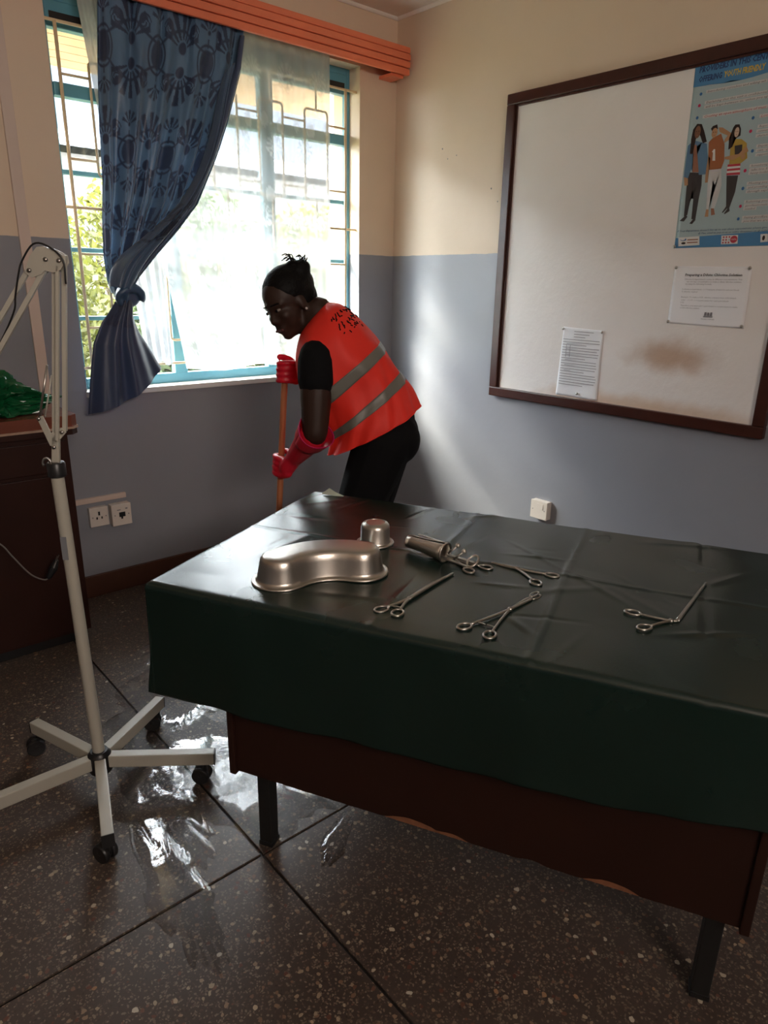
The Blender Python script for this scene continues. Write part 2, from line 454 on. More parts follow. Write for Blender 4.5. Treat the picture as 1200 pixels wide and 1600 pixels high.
for a, b in BAY:
    for z in (1.250, 1.530, 1.828): wbar('glazing_bar', a, b, z - .009, z + .009, YF0 + .004, YF1 - .004)
    for z0, z1 in ROWS:
        MB().box(a + .001, b - .001, .103, .107, z0 + .001, z1 - .001).build('pane', M_GLASS, win)
MB().box(WX0 - .004, WX1 + .004, -.012, YF0, WZ0 - .022, WZ0 + .003, .003).build('window_sill', M_SILL, win)

fill_win = struct(empty('added_fill_window', (0, 0, 0)))  # invented window, out of view, added to light the camera side
for a, b in ((VX0, VX0 + .03), (-2.715, -2.685), (VX1 - .03, VX1)): MB().box(a, b, RY0 - .12, RY0 - .08, VZ0, VZ1, .003).build('frame_jamb', M_BLUE, fill_win)
for a, b in ((VZ0, VZ0 + .03), (VZ1 - .03, VZ1)): MB().box(VX0 + .03, VX1 - .03, RY0 - .12, RY0 - .08, a, b, .003).build('frame_rail', M_BLUE, fill_win)
for a, b in ((VX0 + .031, -2.716), (-2.684, VX1 - .031)): MB().box(a, b, RY0 - .102, RY0 - .098, VZ0 + .031, VZ1 - .031).build('pane', M_FILL_TINT, fill_win)

# ---- burglar bars inside the reveal
gr = empty('window_grille', (0, 0.03, WZ0), label='cream painted steel burglar bars in front of the window panes', cat='window grille')
def gb(pts, r=.0055):
    return MB().tube([(x, 0.0, z - WZ0) for x, z in pts], r, 8).build('bar', M_CREAM, gr, True)
GY = 0.03
for x in (-1.712, -0.317): gb([(x, .955), (x, 2.343)], .007)
for z in (2.343, 1.690, 1.045): gb([(WX0, z), (WX1, z)], .006)
COLS = [(-1.60, -1.47), (-1.34, -1.208), (-1.075, -.945), (-.83, -.698), (-.57, -.433)]
def rrect(x0, x1, z0, z1, c=.016):
    p = []
    for cx, cz, a0 in ((x1 - c, z1 - c, 0), (x0 + c, z1 - c, 90), (x0 + c, z0 + c, 180), (x1 - c, z0 + c, 270)):
        for k in range(4):
            a = math.radians(a0 + 30 * k); p.append((cx + c * math.cos(a), cz + c * math.sin(a)))
    return p
for x0, x1 in COLS:
    for z0, z1 in ((1.815, 2.225), (1.150, 1.565)):
        MB().tube([(x, 0, z - WZ0) for x, z in rrect(x0, x1, z0, z1)], .0055, 8, closed=True).build('bar', M_CREAM, gr, True)
    xm = (x0 + x1) / 2
    gb([(xm, 2.225), (xm, 2.343)], .005); gb([(xm, 1.69), (xm, 1.815)], .005); gb([(xm, 1.565), (xm, 1.69)], .005); gb([(xm, 1.045), (xm, 1.15)], .005)
ends = [-1.712] + [v for c in COLS for v in c] + [-.317]
for z in (2.167, 1.870, 1.512, 1.214):
    for k in range(0, len(ends), 2): gb([(ends[k], z), (ends[k + 1], z)], .005)

# ---- pelmet
pel = empty('curtain_pelmet', (-1.0, -.07, 2.43), label='orange varnished wooden pelmet box above the window curtains', cat='pelmet')
PX0, PX1 = -1.95 + 1.0, -0.022 + 1.0
for k, (z0, z1) in enumerate(((0, .030), (.032, .062), (.064, .094), (.096, .124))):
    d = (0, .004, .007, .003)[k]
    MB().box(PX0, PX1, -.056 - d, -.036, z0, z1, .006).build('board', M_PELMET, pel)
MB().box(PX0, PX1 - .004, -.037, .070, .104, .120, .003).build('top_board', M_PELMET, pel)
MB().box(PX1 - .020, PX1 - .002, -.036, .070, .004, .104, .003).build('end_board', M_PELMET, pel)
MB().box(PX1 - .10, PX1 - .022, -.03, .070, -.012, .003, .002).build('bracket', M_PELMET, pel)

# ---- curtain rod hidden inside the pelmet
rod = MB().tube([(-1.9, -.055, 2.468), (-.06, -.055, 2.468)], .008, 10).build('curtain_rod', M_STEELD, None, True)
tag(rod, 'thin steel curtain rod running along inside the orange pelmet', 'curtain rod')

# ================================================================== CURTAINS
def interp(tab, t):
    tab = np.array(tab); return np.stack([np.interp(t, tab[:, 0], tab[:, k]) for k in range(1, tab.shape[1])], -1)

def motif(s, t):
    """printed scrollwork: bands of roundels, fans and vines; s across, t down the cloth in metres -> 0..1"""
    out = np.zeros_like(s)
    P, T = 0.30, 0.36
    j = np.floor(t / T); tt = t - (j + .5) * T
    off = (j % 2) * P / 2
    k = np.floor((s + off) / P); ss = (s + off) - (k + .5) * P
    def mx(a): np.maximum(out, a, out)
    def line(d, w): return np.clip(1.6 - np.abs(d) / w, 0, 1)
    for sg in (-1, 1):                                     # vines
        ph = 2 * PI * (s + off) / P
        mx(line(tt - sg * (.066 + .030 * np.cos(ph)), .0048) * .95)
    r = np.hypot(ss / .044, tt / .052)
    mx(np.clip((1.0 - r) * 9, 0, 1) * .9)                   # roundel
    mx(line((r - 1.22) * .036, .0028))
    for sg in (-1, 1):                                     # fans above and below, between the roundels
        for (cx, cz, R, n) in ((P / 2, .040, .125, 8.5), (-P / 2, .040, .125, 8.5), (0, .105, .055, 6.5)):
            dx = ss - cx; dz = sg * tt - cz
            rr = np.hypot(dx, dz); th = np.arctan2(dx, dz)
            pet = (np.cos(th * n * 2 * PI / (PI * 1.15)) > -.15) & (np.abs(th) < 1.35) & (rr > R * .22)
            m_ = np.clip((R * (.78 + .22 * np.cos(th * .9)) - rr) / .006, 0, 1)
            mx(m_ * pet * .95)
            mx(np.clip((R * .18 - rr) / .004, 0, 1))
        for cx in (-P * .25, P * .25):                     # spiral scrolls
            dx = ss - cx; dz = sg * tt - .092
            rr = np.hypot(dx, dz); th = np.arctan2(dz, dx * np.sign(cx))
            sp = np.mod(rr - .0035 * th, .0135) - .0065
            mx(line(sp, .0030) * (rr < .030))
    mx(line(np.hypot(ss, 0) + np.abs(tt) * 0 - .0, .003) * (np.abs(tt) > .055) * (np.abs(tt) < .085))
    return np.clip(out, 0, 1)

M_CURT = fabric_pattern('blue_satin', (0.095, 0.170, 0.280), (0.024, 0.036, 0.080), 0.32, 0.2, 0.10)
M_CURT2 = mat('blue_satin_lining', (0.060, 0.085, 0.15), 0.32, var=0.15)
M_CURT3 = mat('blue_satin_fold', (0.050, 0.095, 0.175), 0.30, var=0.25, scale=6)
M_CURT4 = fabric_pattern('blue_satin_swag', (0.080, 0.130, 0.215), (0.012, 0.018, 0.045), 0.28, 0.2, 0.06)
cur = empty('tied_curtain', (-1.62, -.09, .87), label='dark blue patterned satin curtain tied in a knot left of the window', cat='curtain')
CO = np.array([-1.62, -.09, .87])
Ltab = [(0, -1.585, 2.47), (.05, -1.592, 2.406), (.22, -1.610, 2.194), (.42, -1.626, 1.974), (.60, -1.634, 1.791), (.74, -1.649, 1.649), (.88, -1.656, 1.503), (.96, -1.649, 1.41), (1.0, -1.636, 1.36)]
Rtab = [(0, -.968, 2.47), (.05, -.973, 2.42), (.16, -.999, 2.284), (.34, -1.079, 2.075), (.48, -1.151, 1.916), (.65, -1.254, 1.728), (.78, -1.352, 1.619), (.90, -1.461, 1.511), (.97, -1.541, 1.425), (1.0, -1.582, 1.365)]
nv, nu = 400, 300
V, U = np.meshgrid(np.linspace(0, 1, nv), np.linspace(0, 1, nu), indexing='ij')
Lp, Rp = interp(Ltab, V[:, 0]), interp(Rtab, V[:, 0])
wL = 1 - U
X = Lp[:, None, 0] * wL + Rp[:, None, 0] * U
sag = np.sin(PI * U) * .03 * np.clip((V - .5) * 2, 0, 1)
Z = Lp[:, None, 1] * wL + Rp[:, None, 1] * U - sag
fold = (np.sin(2 * PI * (5.2 * U + .35 * np.sin(2.2 * V) + .1)) * .55 + np.sin(2 * PI * (9.7 * U - .5 * V) + 1.1) * .28 + np.sin(2 * PI * (2.3 * U + .3 * V)) * .4)
amp = .020 + .016 * np.clip(V * 1.3, 0, 1)
Y = -.092 + fold * amp - .05 * np.clip(V - .55, 0, 1) * (U - .25)
X += .010 * np.cos(2 * PI * 5.2 * U) * (1 - V)
# rolled leading edge on the right
edge = np.clip((U - .93) / .07, 0, 1)
Y += .022 * np.sin(edge * PI) - .03 * edge
Y = np.where(V < .10, np.maximum(Y, -.100), Y); Y = np.where(V < .10, Y, np.where(V < .18, Y * (V - .10) / .08 + np.maximum(Y, -.100) * (.18 - V) / .08, Y))
pat = motif(U * .86 + .11, V * 1.10 + .0)
pat *= (U < .955)
pp = np.stack([X, Y, Z], -1) - CO
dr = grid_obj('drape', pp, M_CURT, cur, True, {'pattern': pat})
# dark lining strip folded at the leading edge
nvl = 120
v1 = np.linspace(.062, 1, nvl); R1 = interp(Rtab, v1)
ul = np.linspace(0, 1, 8)
wd = .028 + .035 * np.sin(PI * np.clip(v1 * 1.05, 0, 1)) 
LX = R1[:, None, 0] - .012 - wd[:, None] * .45 + ul[None] * wd[:, None] * .55
LZ = R1[:, None, 1] - ul[None] * .004
LY = -.128 - .018 * np.sin(PI * ul)[None] + .004 * np.sin(v1 * 9)[:, None] - .05 * np.clip(v1 - .55, 0, 1)[:, None] * .6
grid_obj('leading_hem', np.stack([LX, LY + 0 * LX, LZ], -1) - CO, M_CURT2, cur, True, None, .003)
# swag: the cloth gathered over the knot
IN = [(0, -1.060, 2.28), (.16, -1.100, 2.19), (.32, -1.145, 2.034), (.47, -1.216, 1.866), (.62, -1.335, 1.708), (.76, -1.490, 1.585), (.89, -1.630, 1.488), (.96, -1.672, 1.415), (1.0, -1.655, 1.365)]
OUT = [(0, -1.015, 2.318), (.16, -1.060, 2.20), (.32, -1.107, 2.064), (.47, -1.177, 1.908), (.62, -1.279, 1.723), (.76, -1.375, 1.612), (.89, -1.475, 1.502), (.96, -1.555, 1.402), (1.0, -1.592, 1.345)]
nv3, nu3 = 140, 60
V3, U3 = np.meshgrid(np.linspace(0, 1, nv3), np.linspace(0, 1, nu3), indexing='ij')
I3, O3 = interp(IN, V3[:, 0]), interp(OUT, V3[:, 0])
def smooth1(a, k=9):
    p_ = np.pad(a, ((k, k), (0, 0)), 'edge'); c_ = np.ones(2 * k + 1) / (2 * k + 1)
    return np.stack([np.convolve(p_[:, i], c_, 'valid') for i in range(a.shape[1])], -1)
I3, O3 = smooth1(I3), smooth1(O3)
X3 = I3[:, None, 0] * (1 - U3) + O3[:, None, 0] * U3; Z3 = I3[:, None, 1] * (1 - U3) + O3[:, None, 1] * U3
env = np.clip(V3 * 2.2, 0, 1)
Y3 = -.118 - .030 * np.sin(PI * U3) * env - .028 * env * V3 + .011 * np.sin(2 * PI * (2.1 * U3 + .25 * V3) + .6) * env + .006 * np.sin(2 * PI * (4.3 * U3 - .3 * V3)) * env
Y3 += .030 * np.clip((U3 - .85) / .15, 0, 1) ** 2 + .020 * np.clip((.10 - U3) / .10, 0, 1) ** 2
pat3 = motif(U3 * .22 + .02, V3 * 1.15 + .05) * (np.abs(V3 - .70) < .10) * (U3 < .75)
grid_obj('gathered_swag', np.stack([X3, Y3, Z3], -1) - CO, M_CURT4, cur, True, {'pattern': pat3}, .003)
kn = MB()
kc = Vector((-1.588, -.145, 1.358)) - Vector(CO)
for k in range(7):
    a = k * .42
    kn.tube([kc + Vector((math.cos(t) * (.052 - .003 * k), -.010 - .016 * math.sin(a + t), math.sin(t) * (.034 - .002 * k) - .016 + .008 * k * .6)) for t in np.linspace(-.4, PI + 1.2, 14)], .014, 8)
kn.ell(kc + Vector((0, .015, -.012)), (.05, .03, .045))
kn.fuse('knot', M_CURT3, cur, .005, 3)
MB().tube([kc + Vector((-.052 + .002 * math.cos(t), -.012 + .006 * math.sin(t), -.012 + .02 * math.cos(t))) for t in np.linspace(0, PI, 7)], .005, 8).build('tie_back', mat('orange_cord', (.55, .22, .05), .6), cur, True)
TL = [(0, -1.640, 1.33), (.15, -1.672, 1.285), (.3, -1.705, 1.245), (.5, -1.748, 1.16), (.75, -1.775, 1.02), (1, -1.798, .868)]
TR = [(0, -1.560, 1.335), (.2, -1.556, 1.262), (.4, -1.535, 1.20), (.6, -1.503, 1.145), (.85, -1.468, 1.075), (1, -1.450, 1.042)]
nv2, nu2 = 110, 120
V2, U2 = np.meshgrid(np.linspace(0, 1, nv2), np.linspace(0, 1, nu2), indexing='ij')
Lq, Rq = interp(TL, V2[:, 0]), interp(TR, V2[:, 0])
X2 = Lq[:, None, 0] * (1 - U2) + Rq[:, None, 0] * U2
Z2 = Lq[:, None, 1] * (1 - U2) + Rq[:, None, 1] * U2 - .028 * np.sin(PI * U2) * V2
Y2 = -.125 - .035 * np.sin(PI * np.clip(U2, 0, 1)) + (np.sin(2 * PI * (2.6 * U2 + .12 * V2)) * .55 + .3 * np.sin(2 * PI * 4.7 * U2 + 1)) * (.007 + .018 * V2)
Y2 += .06 * np.clip((U2 - .8) / .2, 0, 1) ** 2
pat2 = motif(U2 * .75 + .3, V2 * .5 + .30) * (V2 < .32)
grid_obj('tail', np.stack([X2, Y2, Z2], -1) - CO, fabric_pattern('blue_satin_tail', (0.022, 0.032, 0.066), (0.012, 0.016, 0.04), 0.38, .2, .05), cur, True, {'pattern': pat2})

# ---- sheer curtains
def flowers(s, t):
    out = np.zeros_like(s)
    P, T = .21, .30
    j = np.floor(t / T); off = (j % 2) * P * .5
    k = np.floor((s + off) / P); ss = s + off - (k + .5) * P; tt = t - (j + .5) * T
    th = np.arctan2(tt - .02, ss); rr = np.hypot(ss, tt - .02)
    out = np.maximum(out, ((np.cos(th * 13) > -.2) & (rr < .055) & (rr > .014)) * 1.0)
    e = np.hypot((ss - .05) / .026, (tt + .075) / .034); out = np.maximum(out, (e < 1) * .8)
    e = np.hypot((ss + .055) / .022, (tt + .09) / .03); out = np.maximum(out, (e < 1) * .7)
    return out
def sheer(name, x0t, x1t, x0b, x1b, z0, zb, yc, nf, label, matl, seed, amp=.008):
    nv, nu = 150, 220
    V, U = np.meshgrid(np.linspace(0, 1, nv), np.linspace(0, 1, nu), indexing='ij')
    X = (x0t + (x1t - x0t) * U) * (1 - V) + (x0b + (x1b - x0b) * U) * V
    Z = z0 + (zb - z0) * V + .010 * np.sin(2 * PI * (2.1 * U + seed)) * V
    Y = yc + amp * np.sin(2 * PI * (nf * U + .15 * np.sin(3 * V + seed)) + seed) * (.5 + .5 * V) + .004 * np.sin(2 * PI * nf * 2.3 * U + 2)
    Wd = abs(x1t - x0t)
    pat = flowers(U * Wd * 1.15 + seed * .07, V * (z0 - zb) + .03)
    pat = np.maximum(pat, (V > .982) * .9); pat = np.maximum(pat, np.clip((.30 - V) / .25, 0, 1) * .75); pat = np.maximum(pat, np.clip((V - .38) / .3, 0, 1) * .4)
    o = grid_obj(name, np.stack([X, Y, Z], -1) - np.array([x1b, yc, zb]), matl, None, True, {'pattern': pat})
    o.location = (x1b, yc, zb)
    return tag(o, label, 'curtain')
M_SHEER = sheer_mat('white_sheer', .54, .24)
M_SHEER2 = sheer_mat('white_sheer_doubled', .25, .05, (.42, .43, .46))
sheer('sheer_curtain', -1.52, -.457, -1.30, -.453, 2.46, 1.012, -.030, 7, 'wide white sheer curtain hanging over the middle and right of the window', M_SHEER, .3)
sheer('sheer_curtain', -1.652, -1.40, -1.492, -1.372, 2.46, 1.055, -.048, 3, 'narrow doubled sheer curtain strip showing beside the blue curtain tail', M_SHEER2, 1.1, .009)

# ================================================================== TRUNKING AND SOCKETS
def trunk(name, x0, x1, z0, z1, label):
    o = empty(name, ((x0 + x1) / 2, 0, z0), label=label, cat='cable trunking')
    a = (x1 - x0) / 2; h = z1 - z0
    MB().box(-a, a, -.006, 0, 0, h).build('base', M_TRUNK, o)
    MB().box(-a - .0006, a + .0006, -.015, -.006, 0, h, .002).build('cover', M_TRUNK, o)
trunk('cable_trunking', -1.948, -1.908, .94, 2.60, 'vertical cream cable trunking running down the wall left of the window')
trunk('cable_trunking', -1.90, -1.640, .452, .476, 'short horizontal cable trunking just above the twin sockets')
def plate(name, c, axis, w, h, d, label, kind):
    """wall plate; axis 'y' on the window wall, 'x' on the board wall"""
    o = empty(name, c, 0 if axis == 'y' else -PI / 2, label, 'wall socket')
    bk = MB().box(-w / 2, w / 2, -d, 0, 0, h, .003).build('back_box', M_WHITEPL, o)
    MB().box(-w / 2 - .001, w / 2 + .001, -d - .007, -d, -.001, h + .001, .003).build('face_plate', M_WHITEPL, o)
    y = -d - .0072
    for sx in (-1, 1):
        MB().lathe([(.0028, 0), (.0028, .001)], (sx * w * .36, y, h * .5), 10, (0, -1, 0)).build('screw', M_INKG, o)
    if kind == 'socket':
        MB().box(-.004, .004, y - .001, y, h * .58, h * .78).box(-.014, -.008, y - .001, y, h * .38, h * .5).box(.008, .014, y - .001, y, h * .38, h * .5).build('socket_hole', M_BLACK, o)
    if kind == 'data':
        MB().box(-.012, .016, y - .001, y, h * .40, h * .62).box(-.004, .004, y - .001, y, h * .30, h * .40).build('port_opening', M_BLACK, o)
        MB().box(-.020, -.004, y - .001, y, h * .72, h * .76).build('print', M_INKG, o); MB().box(.018, .028, y - .001, y, h * .74, h * .80).build('indicator', M_INKG, o)
    if kind == 'blank':
        MB().box(-.012, .026, y - .002, y, h * .55, h * .86, .001).build('blank_module', M_WHITEPL, o)
    return o
plate('wall_socket', (-1.775, 0, .343), 'y', .082, .088, .022, 'flush white wall socket on the left of the pair below the window', 'socket')
plate('data_socket', (-1.678, 0, .332), 'y', .088, .100, .036, 'raised white data socket on the right of the pair below the window', 'data')
plate('wall_plate', (0, -1.166, .322), 'x', .096, .090, .030, 'white wall plate low on the grey wall under the notice board', 'blank')

# ================================================================== NOTICE BOARD
def board_mat():
    m, nt, b, out = nodes_of('stained_board_face'); N = nt.nodes; L = nt.links
    geo = N.new('ShaderNodeNewGeometry')
    nz = N.new('ShaderNodeTexNoise'); nz.inputs['Scale'].default_value = 5; nz.inputs['Detail'].default_value = 7; L.new(geo.outputs['Position'], nz.inputs['Vector'])
    base = N.new('ShaderNodeMix'); base.data_type = 'RGBA'; L.new(nz.outputs[0], base.inputs[0])
    base.inputs[6].default_value = (.77, .735, .71, 1); base.inputs[7].default_value = (.84, .805, .78, 1)
    cur_ = base.outputs[2]
    def stain(cy, cz, ry, rz, col, k):
        nonlocal cur_
        mp = N.new('ShaderNodeMapping'); mp.vector_type = 'POINT'
        mp.inputs['Location'].default_value = (0, -cy / ry, -cz / rz); mp.inputs['Scale'].default_value = (0, 1 / ry, 1 / rz)
        L.new(geo.outputs['Position'], mp.inputs['Vector'])
        ln = N.new('ShaderNodeVectorMath'); ln.operation = 'LENGTH'; L.new(mp.outputs[0], ln.inputs[0])
        n2 = N.new('ShaderNodeTexNoise'); n2.inputs['Scale'].default_value = 9; n2.inputs['Detail'].default_value = 6; L.new(geo.outputs['Position'], n2.inputs['Vector'])
        ad = N.new('ShaderNodeMath'); ad.operation = 'MULTIPLY_ADD'; L.new(n2.outputs[0], ad.inputs[0]); ad.inputs[1].default_value = .9; L.new(ln.outputs['Value'], ad.inputs[2])
        mr = N.new('ShaderNodeMapRange'); mr.interpolation_type = 'SMOOTHSTEP'; L.new(ad.outputs[0], mr.inputs[0]); mr.inputs[1].default_value = .55; mr.inputs[2].default_value = 1.45; mr.inputs[3].default_value = k; mr.inputs[4].default_value = 0
        mx = N.new('ShaderNodeMix'); mx.data_type = 'RGBA'; L.new(mr.outputs[0], mx.inputs[0]); L.new(cur_, mx.inputs[6]); mx.inputs[7].default_value = (*col, 1)
        cur_ = mx.outputs[2]
    stain(-1.72, 1.155, .25, .095, (.44, .25, .13), .75)
    stain(-1.62, .935, .75, .07, (.56, .36, .21), .7)
    L.new(cur_, b.inputs['Base Color']); b.inputs['Roughness'].default_value = .55
    n3 = N.new('ShaderNodeTexNoise'); n3.inputs['Scale'].default_value = 35; n3.inputs['Detail'].default_value = 4; L.new(geo.outputs['Position'], n3.inputs['Vector'])
    bp = N.new('ShaderNodeBump'); bp.inputs['Strength'].default_value = .25; bp.inputs['Distance'].default_value = .006
    L.new(n3.outputs[0], bp.inputs['Height']); L.new(bp.outputs[0], b.inputs['Normal'])
    return m
BY0, BY1, BZ0, BZ1 = -2.128, -.790, .887, 2.237
nb = empty('notice_board', (0, (BY0 + BY1) / 2, BZ0), label='large off-white notice board with a dark mahogany frame on the wall', cat='notice board')
bo = Vector((0, (BY0 + BY1) / 2, BZ0))
def nbx(name, y0, y1, z0, z1, x0, x1, m, bev=0): return MB().box(x0, x1, y0 - bo.y, y1 - bo.y, z0 - BZ0, z1 - BZ0, bev).build(name, m, nb)
nbx('board_face', BY0 + .02, BY1 - .02, BZ0 + .02, BZ1 - .02, -.012, 0, board_mat())
FW = .045
nbx('frame_rail', BY0, BY1, BZ1 - FW, BZ1, -.030, 0, M_MAHOG, .004); nbx('frame_rail', BY0, BY1, BZ0, BZ0 + FW, -.030, 0, M_MAHOG, .004)
nbx('frame_stile', BY1 - FW, BY1, BZ0 + FW, BZ1 - FW, -.030, 0, M_MAHOG, .004); nbx('frame_stile', BY0, BY0 + FW, BZ0 + FW, BZ1 - FW, -.030, 0, M_MAHOG, .004)
nbx('inner_bead', BY1 - FW - .008, BY1 - FW, BZ0 + FW, BZ1 - FW, -.020, 0, M_MAHOG, .002); nbx('inner_bead', BY0 + FW, BY1 - FW - .008, BZ1 - FW - .008, BZ1 - FW, -.020, 0, M_MAHOG, .002)

# flat lettering: outlines from the built-in font, laid on the sheets
_texts = []
def text(s, y0, z0, y1, h, x, m, parent, shear=0.0, name='print_line', bold=0.0):
    """a line of lettering on the board wall from y0 to y1 with cap height h"""
    c = bpy.data.curves.new(name, 'FONT'); c.body = s; c.size = 1.0; c.shear = shear; c.resolution_u = 1; c.offset = bold
    o = bpy.data.objects.new('tmp', c); COL.objects.link(o)
    _texts.append((o, y0, z0, y1, h, x, m, parent, name))
def flush_texts():
    bpy.context.view_layer.update()
    dg = bpy.context.evaluated_depsgraph_get()
    for (o, y0, z0, y1, h, x, m, parent, name) in _texts:
        me = bpy.data.meshes.new_from_object(o.evaluated_get(dg))
        co = np.empty(len(me.vertices) * 3); me.vertices.foreach_get('co', co); co = co.reshape(-1, 3)
        xm0, xm1 = co[:, 0].min(), co[:, 0].max()
        sx = (y0 - y1) / max(1e-6, xm1 - xm0); sy = h / .72
        po = parent.location
        out = np.stack([np.full(len(co), x), y0 - (co[:, 0] - xm0) * sx, z0 + co[:, 1] * sy], -1) - np.array(po)
        me.vertices.foreach_set('co', out.reshape(-1)); me.materials.clear(); me.materials.append(m); me.update()
        link(bpy.data.objects.new(name, me), parent)
        bpy.data.objects.remove(o)
    _texts.clear()
def poly(name, pts, x, m, parent):
    po = parent.location
    bm = bmesh.new()
    vs = [bm.verts.new((x - po[0], y - po[1], z - po[2])) for y, z in pts]
    f = bm.faces.new(vs); bmesh.ops.triangulate(bm, faces=[f])
    return MB().bm(bm).build(name, m, parent)
def disc(name, c, ry, rz, x, m, parent, n=18):
    return poly(name, [(c[0] - ry * math.cos(2 * PI * k / n), c[1] + rz * math.sin(2 * PI * k / n)) for k in range(n)], x, m, parent)
def pin(y, z, x, parent):
    po = parent.location
    return MB().lathe([(.0025, 0), (.0025, .003), (.006, .004), (.0062, .007), (.004, .009), (0, .0095)], (x - po[0], y - po[1], z - po[2]), 14, (-1, 0, 0)).build('push_pin', M_STEELD, parent, True)
def sheet(name, corners, x, m, label, cat, curl=0.0, seed=0.0, nu=24, nv=32):
    """corners TL TR BL BR as (y,z); a sheet of paper with a slight buckle and thickness"""
    tl, tr, bl, br = [np.array(c) for c in corners]
    V, U = np.meshgrid(np.linspace(0, 1, nv), np.linspace(0, 1, nu), indexing='ij')
    YZ = (tl * (1 - U[..., None]) + tr * U[..., None]) * (1 - V[..., None]) + (bl * (1 - U[..., None]) + br * U[..., None]) * V[..., None]
    bk = curl * (.5 + .5 * np.sin(3.1 * U * 2 + seed + 2 * V)) * np.sin(PI * U) ** .5 * (.4 + .6 * V)
    X = -x - bk - .0004
    o = empty(name, (0, float((bl[0] + br[0]) / 2), float(min(bl[1], br[1]))), label=label, cat=cat)
    grid_obj('paper', np.stack([X, YZ[..., 0], YZ[..., 1]], -1) - np.array(o.location), m, o, True, None, .0005)
    return o

